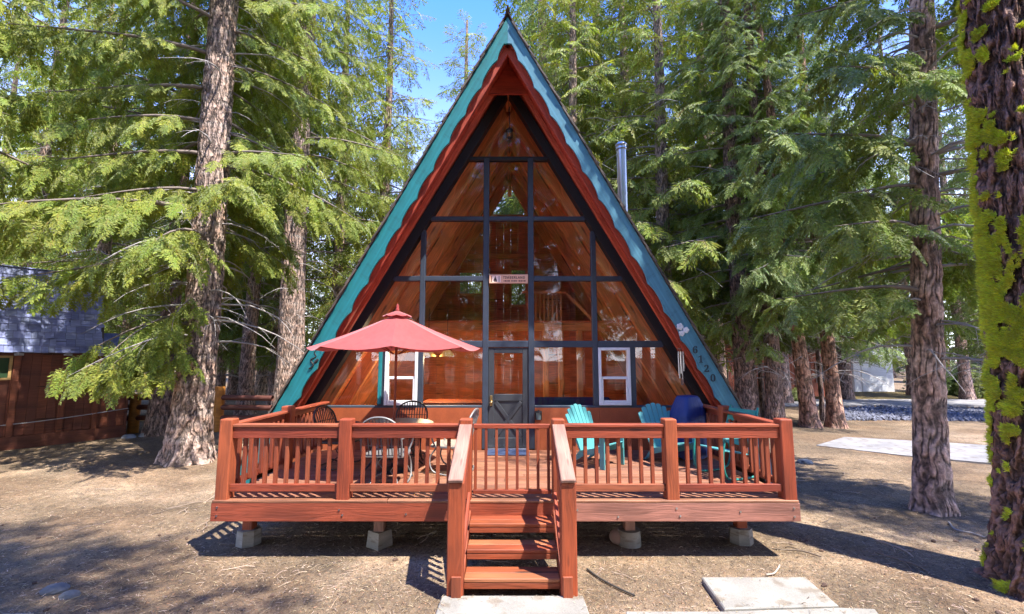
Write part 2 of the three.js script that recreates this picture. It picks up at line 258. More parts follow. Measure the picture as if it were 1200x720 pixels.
const X1 = wallX(569), X2 = wallX(622.5), X0 = wallX(494), X3 = wallX(697);
barV(X1, DECK, LV.a, 0.115, M.slate); barV(X2, DECK, LV.a, 0.115, M.slate);
barV(X0, LV.sill, Math.min(LV.b - 0.2, RH - (Math.abs(X0 - HX) + 0.48 * RK) * RM + 0.06), 0.10, M.slate); barV(X3, LV.sill, RH - (Math.abs(X3 - HX) + 0.48 * RK) * RM + 0.06, 0.10, M.slate);
const XL = wallX(449), XR = wallX(740); barV(XL, LV.sill, LV.d - 0.06, 0.13, M.slate, 'post'); barV(XR, LV.sill, LV.d - 0.06, 0.11, M.slate, 'post');
// panes: rectangles between bars, cut along the beams
function clipA(poly) {
  for (const s of [-1, 1]) { const f = p => half(p[1], 0.47) - s * (p[0] - HX), out = []; // inside when f >= 0
    for (let i = 0; i < poly.length; i++) { const a = poly[i], b = poly[(i + 1) % poly.length], fa = f(a), fb = f(b); if (fa >= 0) out.push(a); if (fa * fb < 0) { const t = fa / (fa - fb); out.push([lerp(a[0], b[0], t), lerp(a[1], b[1], t)]); } } poly = out; }
  return poly;
}
let paneN = 3;
function pane(x0, x1, y0, y1) { const p = clipA([[x0, y0], [x1, y0], [x1, y1], [x0, y1]]); if (p.length < 3) return; const g = new THREE.ShapeGeometry(new THREE.Shape(p.map(q => new THREE.Vector2(...q)))); const c = p.reduce((a, q) => [a[0] + q[0] / p.length, a[1] + q[1] / p.length], [0, 0]), o = add(cabin, 'pane', g.translate(-c[0], -c[1], 0), M.pane); at(o, c[0], c[1], ZW, (HT[paneN * 7] - 0.5) * 0.012, (HT[paneN * 7 + 3] - 0.5) * 0.012, 0); paneN++; }
const WL = HX - 6, WR = HX + 6;
pane(X1, X2, LV.b, LV.a); pane(WL, X1, LV.b, LV.a); pane(X2, WR, LV.b, LV.a); pane(WL, WR, LV.a, 9);
for (const [y0, y1] of [[LV.c, LV.b], [LV.d, LV.c]]) { pane(WL, X0, y0, y1); pane(X0, X1, y0, y1); pane(X1, X2, y0, y1); pane(X2, X3, y0, y1); pane(X3, WR, y0, y1); }
const XWL = [XL + 0.07, X0 - 0.05], XWR = [X3 + 0.05, XR - 0.055];
pane(WL, XL, LV.sill, LV.d); pane(X0, X1, LV.sill, LV.d); pane(X2, X3, LV.sill, LV.d); pane(XR, WR, LV.sill, LV.d);
for (const [x0, x1] of [XWL, XWR]) { // white double-hung windows
  const W = sub(cabin, 'window'), y0 = LV.sill + 0.02, y1 = LV.d - 0.07, ym = lerp(y0, y1, 0.47), fw = 0.055, z = ZW + 0.03;
  for (const x of [x0 + fw / 2, x1 - fw / 2]) add(W, 'frame', placed(cbox(fw, y1 - y0, 0.13, 0.006), x, (y0 + y1) / 2, z), M.white);
  for (const y of [y0 + fw / 2, y1 - fw / 2]) add(W, 'frame', placed(cbox(x1 - x0 - 2 * fw - 0.002, fw, 0.13, 0.006), (x0 + x1) / 2, y, z), M.white);
  add(W, 'meeting_rail', placed(cbox(x1 - x0 - 2 * fw - 0.002, 0.05, 0.08, 0.006), (x0 + x1) / 2, ym, z), M.white);
  for (const x of [x0 + fw + 0.018, x1 - fw - 0.018]) add(W, 'sash', placed(cbox(0.03, ym - y0 - fw - 0.03, 0.05, 0.004), x, (y0 + fw + ym) / 2 - 0.012, z + 0.03), M.white);
  add(W, 'sash', placed(cbox(x1 - x0 - 2 * fw - 0.08, 0.035, 0.05, 0.004), (x0 + x1) / 2, y0 + fw + 0.019, z + 0.03), M.white);
  add(W, 'glass', new THREE.PlaneGeometry(x1 - x0 - 2 * fw, y1 - y0 - 2 * fw).translate((x0 + x1) / 2, (y0 + y1) / 2, ZW), M.pane);
}
{ // turquoise corner of the post beside the table window
  add(cabin, 'corner_board', placed(cbox(0.07, LV.d - LV.sill - 0.1, 0.03, 0.004), XL - 0.02, (LV.d + LV.sill) / 2, ZW + 0.082), M.teal);
}
// orange-red base wall in panels, sill board on top
{
  const e = x => Math.abs(x - HX);
  const xs = [HX - half(DECK, 0.5), X0, X1 - 0.06]; const xr = [X2 + 0.06, wallX(700), HX + half(DECK, 0.5)];
  for (const L of [xs, xr]) for (let i = 0; i + 1 < L.length; i++) { const p = clipA([[L[i] + 0.002, DECK - 0.25], [L[i + 1] - 0.002, DECK - 0.25], [L[i + 1] - 0.002, LV.sill - 0.03], [L[i] + 0.002, LV.sill - 0.03]]); add(cabin, 'wall_panel', new THREE.ExtrudeGeometry(new THREE.Shape(p.map(q => new THREE.Vector2(...q))), { depth: 0.12, bevelEnabled: false }).translate(0, 0, ZW - 0.06), M.siding); }
  barH(LV.sill - 0.01, HX - inner(LV.sill), X1 - 0.06, 0.045, M.slateTrim, 'sill'); barH(LV.sill - 0.01, X2 + 0.06, HX + inner(LV.sill), 0.045, M.slateTrim, 'sill');
}
// door with a large light and cross-braced lower panel
{
  const D = sub(cabin, 'door'), x0 = X1 + 0.06, x1 = X2 - 0.06, y0 = DECK + 0.03, y1 = LV.d - 0.07, z = ZW + 0.01, st = 0.115, yr = wallY(466), w = x1 - x0, xm = (x0 + x1) / 2;
  for (const x of [x0 + st / 2, x1 - st / 2]) add(D, 'stile', placed(cbox(st, y1 - y0, 0.05, 0.006, 3), x, (y0 + y1) / 2, z), M.door);
  const rails = [[y1 - 0.055, 0.11], [yr, 0.13], [y0 + 0.09, 0.18]]; for (const [y, h] of rails) add(D, 'rail', placed(cbox(w - 2 * st - 0.002, h, 0.048, 0.006, 4), xm, y, z), M.door);
  add(D, 'glass', new THREE.PlaneGeometry(w - 2 * st, y1 - 0.11 - yr - 0.065).translate(xm, (y1 - 0.11 + yr + 0.065) / 2, z), M.pane);
  const pb = y0 + 0.18, pt = yr - 0.065; add(D, 'panel', placed(cbox(w - 2 * st, pt - pb, 0.02, 0.002), xm, (pb + pt) / 2, z - 0.008), M.door);
  for (const s of [-1, 1]) bar(D, 'brace', V(xm - s * (w / 2 - st - 0.03), pb + 0.02, z + 0.016), V(xm + s * (w / 2 - st - 0.03), pt - 0.02, z + 0.016 + s * 0.002), 0.075, 0.02, M.door, V(0, 1, 0), 5);
  const hd = sub(D, 'handle'); add(hd, 'plate', placed(cbox(0.05, 0.2, 0.012, 0.004), x0 + 0.06, yr - 0.06, z + 0.032), M.brass); add(hd, 'knob', placed(new THREE.SphereGeometry(0.032, 14, 10), x0 + 0.06, yr - 0.09, z + 0.075), M.brass);
  add(cabin, 'threshold', placed(cbox(X2 - X1 - 0.12, 0.03, 0.2, 0.005), xm, DECK + 0.012, ZW + 0.06), M.steel);
}
// rear and interior
{
  const floorM = wood(0.30, 0.14, 0.07);
  add(cabin, 'floor', placed(cbox(2 * half(DECK, 0.26), 0.18, ZW - ZB - 0.1, 0.01), HX, DECK - 0.11, (ZW + ZB) / 2), floorM);
  const tri = (y0, y1, t) => clipPoly(y0, y1, t);
  function clipPoly(y0, y1, t) { const a = Math.min(y1, topY(t)); return [[HX - half(y0, t), y0], [HX + half(y0, t), y0], [HX + half(a, t), a], [HX - half(a, t), a]]; }
  // rear wall of upright boards with three windows to the forest
  const zp = -9.0, op = [[536, 566, 346, 319], [598, 619, 359, 316], [577, 616, 254, 200]].map(q => [atZ(q[0], 330, zp).x, atZ(q[1], 330, zp).x, atZ(600, q[2], zp).y, atZ(600, q[3], zp).y]);
  let k = 0; const r = rng(12);
  for (let x = HX - 5; x < HX + 4.9; x += 0.24, k++) {
    const cuts = op.filter(o => o[0] < x + 0.12 && o[1] > x + 0.12).sort((a, b) => a[2] - b[2]); let segs = [[DECK, RH]];
    for (const o of cuts) segs = segs.flatMap(([a, b]) => o[2] > a && o[3] < b ? [[a, o[2]], [o[3], b]] : [[a, b]]);
    for (const [a, b] of segs) { let p = [[x + 0.003, a], [x + 0.237, a], [x + 0.237, b], [x + 0.003, b]]; for (const s of [-1, 1]) { const f = q => half(q[1], 0.25) - s * (q[0] - HX), out = []; for (let i = 0; i < p.length; i++) { const A = p[i], B = p[(i + 1) % p.length], fa = f(A), fb = f(B); if (fa >= 0) out.push(A); if (fa * fb < 0) { const t = fa / (fa - fb); out.push([lerp(A[0], B[0], t), lerp(A[1], B[1], t)]); } } p = out; } if (p.length < 3) continue;
      add(cabin, 'interior_board', new THREE.ExtrudeGeometry(new THREE.Shape(p.map(q => new THREE.Vector2(...q))), { depth: 0.05, bevelEnabled: false }).translate(0, 0, zp + (k % 2) * 0.004), M.inPlank[Math.floor(r() * 3)]); }
  }
  for (const o of op) { const W = sub(cabin, 'rear_window'); add(W, 'glass', new THREE.PlaneGeometry(o[1] - o[0], o[3] - o[2]).translate((o[0] + o[1]) / 2, (o[2] + o[3]) / 2, zp + 0.02), M.pane); for (const x of [o[0], o[1]]) add(W, 'frame', placed(cbox(0.08, o[3] - o[2] + 0.16, 0.05), x, (o[2] + o[3]) / 2, zp + 0.08), M.inRafter); for (const y of [o[2], o[3]]) add(W, 'frame', placed(cbox(o[1] - o[0] - 0.082, 0.08, 0.05), (o[0] + o[1]) / 2, y, zp + 0.08), M.inRafter); }
  add(cabin, 'collar_beam', placed(cbox(2 * half(atZ(600, 302, zp).y, 0.3), 0.16, 0.1, 0.01, 3), HX, atZ(600, 302, zp).y, zp + 0.13), M.inRafter);
  for (const px of [640, 658, 680]) { const b = atZ(px, 470, -6.4); add(cabin, 'interior_post', placed(cbox(0.15, 2.5, 0.15, 0.012, px), b.x, DECK - 0.02 + 1.25, -6.4), M.inRafter); }
  add(cabin, 'loft_beam', placed(cbox(2 * half(3.2, 0.3), 0.22, 0.14, 0.01, 5), HX, 3.29, -6.4), M.inRafter);
  add(cabin, 'loft_floor', placed(cbox(2 * half(3.4, 0.26) - 0.1, 0.05, 2.5, 0.005, 6), HX, 3.43, -7.6), M.inPlank[0]);
  const LR = sub(cabin, 'loft_railing'); for (let i = 0; i < 9; i++) add(LR, 'baluster', placed(cbox(0.04, 0.75, 0.04, 0.004, i), 0.42 + i * 0.115, 3.46 + 0.375, -6.5), M.inRafter); add(LR, 'rail', placed(cbox(1.2, 0.07, 0.07), 0.88, 3.46 + 0.79, -6.5), M.inRafter);
  bar(LR, 'stair_rail', V(1.5, 4.22, -6.5), V(2.7, 2.9, -6.3), 0.08, 0.06, M.inRafter);
}
// stove pipe through the roof slope
{
  const b = atZ(731, 245, -4.9), t = atZ(727.5, 176, -4.9), P = sub(cabin, 'chimney_pipe'), x = (b.x + t.x) / 2, yb = RH - (x - HX) * RM - 0.25;
  add(P, 'pipe', placed(new THREE.CylinderGeometry(0.115, 0.115, t.y - yb, 24), x, (t.y + yb) / 2, -4.9), M.steel);
  for (const f of [0.34, 0.7]) add(P, 'band', placed(new THREE.CylinderGeometry(0.122, 0.122, 0.05, 24), x, lerp(yb, t.y, f), -4.9), M.steel);
  add(P, 'cap', new THREE.LatheGeometry([[0.0, 0.2], [0.1, 0.19], [0.15, 0.13], [0.15, 0.1], [0.125, 0.1], [0.125, 0.04], [0.14, 0.03], [0.14, 0.0], [0.115, 0]].map(q => new THREE.Vector2(...q)), 24).translate(x, t.y, -4.9), M.steel);
  add(P, 'flashing', placed(new THREE.CylinderGeometry(0.13, 0.28, 0.3, 24), x, yb + 0.3, -4.9), M.iron);
}

// ---------------------------------------------------------------- deck, railings, steps
const DX0 = -3.70, DX1 = 3.54, RAIL = 1.62;
const deck = thing('deck', 'raised red wooden deck with slatted railings and front steps before the cabin', 'deck');
{
  const r = rng(9), BW = 0.139, n = 21;
  for (let i = 0; i < n; i++) { const z = 0.012 - BW / 2 - i * 0.1475, j = lerp(DX0 + 1.2, DX1 - 1.2, r());
    for (const [a, b] of [[DX0 + 0.01, j - 0.002], [j + 0.002, DX1 - 0.01]]) add(deck, 'deck_board', placed(cbox(b - a, 0.028, BW, 0.005, i + Math.round(a * 9)), (a + b) / 2, DECK - 0.014 + (r() - 0.5) * 0.003, z), M.deckBoard[Math.floor(r() * 4)]); }
  const fy = (0.462 + 0.68) / 2, fh = 0.218;
  add(deck, 'fascia', placed(cbox(DX0 * -1 - 0.62, fh, 0.042, 0.006, 3), (DX0 - 0.62) / 2, fy, -0.012), M.fascia[0]); add(deck, 'fascia', placed(cbox(DX1 - 0.62, fh, 0.042, 0.006, 4), (DX1 + 0.62) / 2, fy, -0.012), M.fascia[1]).userData.label = 'weathered pinkish fascia board'; add(deck, 'fascia', placed(cbox(1.236, fh, 0.042, 0.006, 5), 0, fy, -0.014), M.fascia[0]);
  for (const x of [DX0 + 0.02, DX1 - 0.02]) add(deck, 'fascia', placed(cbox(0.042, fh, 3.05, 0.006, 6), x, fy, -1.562), M.fascia[0]);
  for (let i = 0; i < 13; i++) add(deck, 'joist', placed(cbox(0.04, 0.19, 3.0, 0.004, i), lerp(DX0 + 0.3, DX1 - 0.3, i / 12), 0.583, -1.58), M.tread);
  add(deck, 'beam', placed(cbox(DX1 - DX0 - 0.5, 0.14, 0.09, 0.006, 8), (DX0 + DX1) / 2, 0.416, -0.42), M.tread);
  add(deck, 'beam', placed(cbox(DX1 - DX0 - 0.5, 0.14, 0.09, 0.006, 9), (DX0 + DX1) / 2, 0.416, -2.4), M.tread);
}
const PW = 0.16, postG = [cbox(PW, RAIL + 0.065 - DECK + 0.02, PW, 0.012, 1), cbox(PW, RAIL + 0.065 - DECK + 0.02, PW, 0.012, 2)];
const balG = [1, 2, 3].map(i => cbox(0.044, 0.6, 0.044, 0.004, i));
function railing(name, a, b, posts, wideCap = true) { // between two points at deck level
  const R = sub(deck, name), d = b.clone().sub(a), L = d.length(), u = d.clone().normalize(), side = V(-u.z, 0, u.x), yaw = Math.atan2(-u.z, u.x);
  posts.forEach((t, i) => { const p = a.clone().addScaledVector(u, t), o = add(R, 'post', postG[i % 2], M.posts[(i + Math.round(L * 7)) % 3]); at(o, p.x, DECK - 0.02 + (RAIL + 0.065 - DECK + 0.02) / 2, p.z, 0, yaw, 0); });
  const ends = [0, ...posts, L].filter((v, i, A) => i === 0 || v - A[i - 1] > 0.3); let seed = Math.round(L * 31);
  for (let i = 0; i + 1 < ends.length; i++) { const s0 = ends[i] + (posts.includes(ends[i]) ? PW / 2 : 0) + 0.001, s1 = ends[i + 1] - (posts.includes(ends[i + 1]) ? PW / 2 : 0) - 0.001, mid = (s0 + s1) / 2, len = s1 - s0, c = a.clone().addScaledVector(u, mid);
    at(add(R, 'cap_rail', cbox(len, 0.036, 0.13, 0.006, seed++), M.rails[(seed * 3) % 4]), c.x, RAIL - 0.018, c.z, 0, yaw, 0);
    const f = c.clone().addScaledVector(side, 0.028); at(add(R, 'top_rail', cbox(len, 0.135, 0.036, 0.005, seed++), M.rails[seed % 3]), f.x, RAIL - 0.038 - 0.0675, f.z, 0, yaw, 0);
    at(add(R, 'bottom_rail', cbox(len, 0.09, 0.04, 0.005, seed++), M.rails[(seed + 1) % 4]), f.x, 0.845, f.z, 0, yaw, 0);
    const n = Math.max(1, Math.round(len / 0.138) - 1); for (let k = 1; k <= n; k++) { const p = a.clone().addScaledVector(u, s0 + len * k / (n + 1)).addScaledVector(side, -0.014); at(add(R, 'baluster', balG[(k * 7 + i) % 3], M.balusters[Math.floor(HT[k * 31 + i * 7 + Math.round(L * 50)] * 3)]), p.x, 1.16 + ((k * 13) % 5) * 0.002, p.z, 0, yaw, 0).scale.y = 1.1; }
  }
  return R;
}
const ZP = -0.09, SX = 0.585;
railing('front_railing', V(-3.6, 0, ZP), V(-SX + 0.08, 0, ZP), [0, 1.5, 3.6 - SX]);
railing('front_railing', V(SX - 0.08, 0, ZP), V(3.45, 0, ZP), [0.08, 1.49, 3.45 - SX + 0.08]);
railing('side_railing', V(-3.6, 0, ZW + 0.08), V(-3.6, 0, ZP - 0.09), [1.5]);
railing('side_railing', V(3.45, 0, ZP - 0.09), V(3.45, 0, ZW + 0.08), [1.5]);
{ // gate at the head of the steps
  const G = sub(deck, 'gate'), w = 2 * SX - PW - 0.03;
  add(G, 'top_rail', placed(cbox(w, 0.055, 0.05, 0.006, 1), 0, RAIL - 0.03, ZP), M.rail); add(G, 'bottom_rail', placed(cbox(w, 0.05, 0.045, 0.006, 2), 0, 0.79, ZP), M.rail);
  for (let k = 0; k < 8; k++) at(add(G, 'baluster', balG[k % 3], M.balusters[(k * 2) % 3]), lerp(-w / 2 + 0.03, w / 2 - 0.03, k / 7), (RAIL - 0.06 + 0.815) / 2, ZP).scale.set(0.8, (RAIL - 0.06 - 0.815) / 0.6, 0.8);
}
{ // steps
  const S = sub(deck, 'steps'), NZ = 0.86, NX = 0.583;
  [[0.533, 0.28], [0.355, 0.555], [0.178, 0.83]].forEach(([h, z], i) => { for (const [k, dz] of [[0, 0], [1, 0.142]]) add(S, 'tread', placed(cbox(1.0, 0.04, 0.138, 0.007, i * 2 + k), 0, h - 0.02, z - 0.07 - dz), M.treads[(i * 2 + k * 2) % 3]); add(S, 'nosing', placed(cbox(1.0, 0.062, 0.03, 0.006, i), 0, h - 0.074, z - 0.02), M.tread); });
  for (const s of [-1, 1]) {
    bar(S, 'stringer', V(s * 0.525, 0.5, -0.05), V(s * 0.525, 0.02, 0.82), 0.22, 0.04, M.tread, V(0, 1, 0), 3 + s);
    add(S, 'newel', placed(cbox(0.165, 1.17, 0.165, 0.012, 5 + s), s * NX, 0.585, NZ), M.post);
    add(S, 'post_trim', placed(cbox(0.1, 0.26, 0.03, 0.006, 5 + s), s * (NX - 0.02), 0.13, NZ + 0.1), M.tread);
    bar(S, 'handrail', V(s * NX, RAIL - 0.01, -0.03), V(s * NX, 1.185, NZ + 0.11), 0.042, 0.155, M.hand, V(0, 1, 0), 2, 0.008);
    bar(S, 'top_rail', V(s * (NX - 0.055), RAIL - 0.14, -0.01), V(s * (NX - 0.055), 1.06, NZ - 0.09), 0.12, 0.036, M.rail, V(0, 1, 0), 6);
    bar(S, 'bottom_rail', V(s * (NX - 0.055), 0.78, 0.0), V(s * (NX - 0.055), 0.30, NZ - 0.09), 0.09, 0.036, M.rail, V(0, 1, 0), 7);
    for (let k = 1; k <= 5; k++) { const t = k / 6, z = lerp(0, NZ - 0.09, t); add(S, 'baluster', placed(cbox(0.04, 0.62, 0.04, 0.004, k), s * (NX - 0.015), lerp(1.15, 0.70, t), z), M.baluster); }
  }
}
{ // bolt heads on the fascia and posts
  const bg = new THREE.CylinderGeometry(0.012, 0.012, 0.012, 8).rotateX(Math.PI / 2);
  for (const [x, y] of [[-3.62, 0.53], [-3.62, 0.63], [-2.12, 0.60], [-2.08, 0.54], [-1.3, 0.55], [-0.75, 0.62], [0.8, 0.6], [1.3, 0.52], [2.02, 0.62], [2.06, 0.53], [2.8, 0.58], [3.46, 0.62], [3.46, 0.52]]) at(add(deck, 'bolt', bg, M.steel), x, y, 0.014);
}
// footings under the deck
{
  const f = [[286, 640, 'hex'], [442, 643, 'square'], [740, 641, 'round'], [873, 638, 'hex']], labs = ['six-sided concrete footing under the dark red end of the deck', 'square concrete footing under the deck beside the steps', 'round concrete footing beside a small stone under the deck', 'six-sided concrete footing under the weathered end of the deck'];
  f.forEach(([px, py, k], i) => { const p = atY(px, py, 0), g = k === 'square' ? new THREE.CylinderGeometry(0.15, 0.17, 0.22, 4, 3).rotateY(0.75) : new THREE.CylinderGeometry(0.145, 0.155, 0.2, k === 'hex' ? 7 : 22, 3), y = 0.085;
    const o = tag(add(scene, 'concrete_footing', k === 'round' ? g : g.toNonIndexed(), M.concrete), labs[i], 'footing', 'concrete deck footings'); if (k !== 'round') o.geometry.computeVertexNormals(); o.position.set(p.x, y, p.z - 0.1); o.rotation.y = i;
    add(deck, 'pier_post', placed(cbox(0.135, 0.30, 0.135, 0.01, i), p.x, y + 0.1 + 0.145, p.z - 0.1), i % 3 ? M.hand : M.tread); });
  const st = tag(add(scene, 'stone', new THREE.IcosahedronGeometry(0.13, 2), mat(lin(0.3, 0.2, 0.16), { roughness: 0.9 })), 'rounded brownish stone leaning on a round footing under the deck', 'stone'); const q = atY(728, 640, 0); st.position.set(q.x, 0.07, q.z - 0.12); st.scale.set(1, 0.8, 0.9);
}
// concrete pads
const SLABS = [];
{
  function slabOn(pts, h, label, nm = 'concrete_slab') { SLABS.push([pts, h + 0.012]); const s = new THREE.Shape(pts.map(p => new THREE.Vector2(p.x, -p.z))), g = new THREE.ExtrudeGeometry(s, { depth: h + 0.1, bevelEnabled: true, bevelSize: 0.012, bevelThickness: 0.012, bevelSegments: 1 }); const o = structure(nm, g.rotateX(-Math.PI / 2).translate(0, -0.1, 0), M.concrete, label); return o; }
  const P = (a, b) => atY(a, b, 0.02);
  slabOn([V(-0.7, 0, 0.93), V(0.71, 0, 0.93), V(0.74, 0, 2.3), V(-0.74, 0, 2.3)], 0.05, 'pale concrete landing at the foot of the deck steps');
  slabOn([P(824, 680), P(944, 680), P(981, 712), P(850, 716)], 0.035, 'pale concrete slab lying in the needle litter beside the steps');
  slabOn([P(735, 719), P(848, 719), P(985, 714.5), P(1025, 716), P(1060, 760), P(735, 760)], 0.022, 'grey concrete walkway in front of the slab');
}

// ---------------------------------------------------------------- trees
function barkMaps(seed, plate) {
  const f = (u, v) => { const w = (fbm(u, v, 4, 4, 3, seed) - 0.5) * 0.09, w2 = (fbm(u, v, 6, 6, 3, seed + 4) - 0.5) * 0.10; const a = Math.abs(fbm(u + w, v, 17, plate, 3, seed + 1) - 0.5) * 2, b = Math.abs(vn((u + w2) * 34, v * plate * 2, 34, plate * 2, seed + 2) - 0.5) * 2, c = vn(u * 60, v * 40, 60, 40, seed + 3); return clamp(smooth(0.0, 0.36, a) * 0.55 + 0.30 * b + 0.22 * c); };
  return { c: tex(512, 512, (u, v) => { const k = f(u, v), g = fbm(u, v, 30, 30, 3, seed + 6), q = 0.30 + 0.58 * k + 0.34 * (g - 0.5), s = fbm(u, v, 7, 9, 3, seed + 7); return [q, q * lerp(0.82, 0.95, s), q * lerp(0.72, 0.92, s)]; }), b: tex(512, 512, (u, v) => 0.85 * f(u, v) + 0.15 * vn(u * 120, v * 90, 120, 90, 9), { gray: true, srgb: false }), f };
}
const barkA = barkMaps(200, 5), barkB = barkMaps(300, 4);
const barkOf = new Map();
const barkMat = (b, r, g, bl, o = {}) => { const m = new THREE.MeshStandardMaterial({ color: lin(r, g, bl), map: b.c, bumpMap: b.b, bumpScale: 0.05, roughness: 0.95, ...o }); barkOf.set(m, b); return m; };
const BARK = { grey: barkMat(barkA, 0.84, 0.79, 0.76), brown: barkMat(barkB, 0.95, 0.83, 0.77), red: barkMat(barkB, 0.82, 0.62, 0.52), dark: barkMat(barkA, 0.56, 0.48, 0.45), moss: barkMat(barkA, 0.42, 0.30, 0.26, { bumpScale: 0.08 }) };
const limbMat = mat(lin(0.20, 0.16, 0.14), { roughness: 0.95 }), deadMat = mat(lin(0.34, 0.31, 0.30), { roughness: 0.95 });

function trunkGeo({ h, r, lean = V(), seed = 1, n = 20, m = 40, furrow = 0, bark = barkA, flare = 0.45, taper = 0.78 }) {
  const P = [], U = [], I = [], rr = rng(seed), ph = rr() * 9, barkF = (barkOf.get(bark) || barkA).f, reps = Math.max(1, Math.round(6.283 * r / 1.1)), ctr = y => V(lean.x * y / h + 0.05 * Math.sin(y * 0.35 + ph), y, lean.z * y / h + 0.05 * Math.cos(y * 0.3 + ph));
  const rad = y => r * (1 - taper * clamp(y / h)) * (1 + flare * Math.exp(-Math.max(0, y) / (0.9 * Math.sqrt(r))));
  for (let j = 0; j <= m; j++) { const t = j / m, y = -0.25 + (h + 0.25) * (furrow ? Math.pow(t, 1.7) : Math.pow(t, 1.3)), c = ctr(y), R = rad(y);
    for (let i = 0; i <= n; i++) { const a = i / n * 6.28318, u = i / n * reps, v = y / 1.3, root = Math.exp(-Math.max(0, y) / 0.35) * 0.16 * r * Math.sin(a * 5 + ph) + 0.03 * r * Math.sin(a * 3 + y * 0.8 + ph), d = furrow ? furrow * (barkF(((u % 1) + 1) % 1, ((v % 1) + 1) % 1) - 0.5) : 0, q = R + d + root; P.push(c.x + Math.cos(a) * q, y, c.z + Math.sin(a) * q); U.push(u, v); } }
  for (let j = 0; j < m; j++) for (let i = 0; i < n; i++) { const a = j * (n + 1) + i; I.push(a, a + n + 1, a + 1, a + 1, a + n + 1, a + n + 2); }
  const g = new THREE.BufferGeometry(); g.setAttribute('position', new THREE.Float32BufferAttribute(P, 3)); g.setAttribute('uv', new THREE.Float32BufferAttribute(U, 2)); g.setIndex(I); g.computeVertexNormals(); return { g, ctr, rad };
}
// one flat fir spray about 1 m long pointing along +x: a twig with side twigs set with needle tufts
function sprayGeo(seed, pairs = 8, tufts = 4, wide = 1) {
  const r = rng(seed), P = [], C = [];
  const tuft = (p, d, L, w) => { // a narrow kite of needles, tilted at random
    const e = d.clone().normalize(), up = V((r() - 0.5) * 1.5, 1, (r() - 0.5) * 1.5).normalize(), s = e.clone().cross(up).normalize().multiplyScalar(w), a = p, b = p.clone().addScaledVector(e, L * 0.45).add(s), c = p.clone().addScaledVector(e, L).add(V(0, -L * 0.12, 0)), dd = p.clone().addScaledVector(e, L * 0.45).sub(s).add(V(0, L * 0.05, 0)), k = 0.72 + r() * 0.5, ye = 0.9 + r() * 0.3;
    for (const q of [a, b, c, a, c, dd]) { P.push(q.x, q.y, q.z); C.push(k * ye, k, k * 0.9); } };
  const stem = (a, b, w) => { const e = b.clone().sub(a), s = e.clone().cross(V(0, 1, 0)).normalize().multiplyScalar(w); for (const q of [a.clone().add(s), b, a.clone().sub(s)]) { P.push(q.x, q.y, q.z); C.push(1.1, 0.55, 0.6); } };
  const axis = t => V(t, -0.10 * t * t + 0.02 * Math.sin(t * 5), 0.05 * Math.sin(t * 4 + seed));
  stem(axis(0), axis(1), 0.012);
  for (let i = 0; i < pairs; i++) for (const s of [-1, 1]) {
    const t = 0.06 + 0.9 * (i + r() * 0.7) / pairs, p = axis(t), an = lerp(1.05, 0.55, t) + (r() - 0.5) * 0.35, L = wide * lerp(0.42, 0.13, t) * (0.75 + r() * 0.5), d = V(Math.cos(an), -0.12 - r() * 0.25, s * Math.sin(an)).normalize();
    for (let k = 0; k < tufts; k++) { const f = (k + 0.1) / tufts, q = p.clone().addScaledVector(d, L * f); q.y -= 0.1 * L * f * f; const side = k % 2 ? 1 : -1, dd = k === tufts - 1 ? d : d.clone().applyAxisAngle(V(0, 1, 0), side * (0.35 + r() * 0.4)); tuft(q, dd, L * (1.25 / tufts) * (0.9 + r() * 0.7) + 0.04, 0.022 + r() * 0.014); }
  }
  for (let k = 0; k < 4; k++) tuft(axis(0.7 + k * 0.08), V(1, -0.2, (k - 1.5) * 0.35), 0.13, 0.028);
  const g = new THREE.BufferGeometry(); g.setAttribute('position', new THREE.Float32BufferAttribute(P, 3)); g.setAttribute('color', new THREE.Float32BufferAttribute(C, 3)); g.computeVertexNormals(); return g;
}
const SPRAY = [sprayGeo(1), sprayGeo(2), sprayGeo(3, 9, 4, 1.1)], SPRAY_FAR = [sprayGeo(4, 7, 3, 1.15), sprayGeo(5, 7, 3, 1.25)], SPRAY_FINE = [sprayGeo(6, 12, 6, 1.05), sprayGeo(7, 13, 6, 1.0)];
const needle = (r, g, b) => new THREE.MeshPhysicalMaterial({ color: lin(r, g, b), vertexColors: true, roughness: 0.9, transmission: 0.5, thickness: 0, side: THREE.DoubleSide });
const NEEDLE = { bright: needle(0.265, 0.34, 0.028), mid: needle(0.205, 0.288, 0.032), deep: needle(0.165, 0.245, 0.042), blue: needle(0.17, 0.252, 0.05), lime: needle(0.30, 0.365, 0.032) };

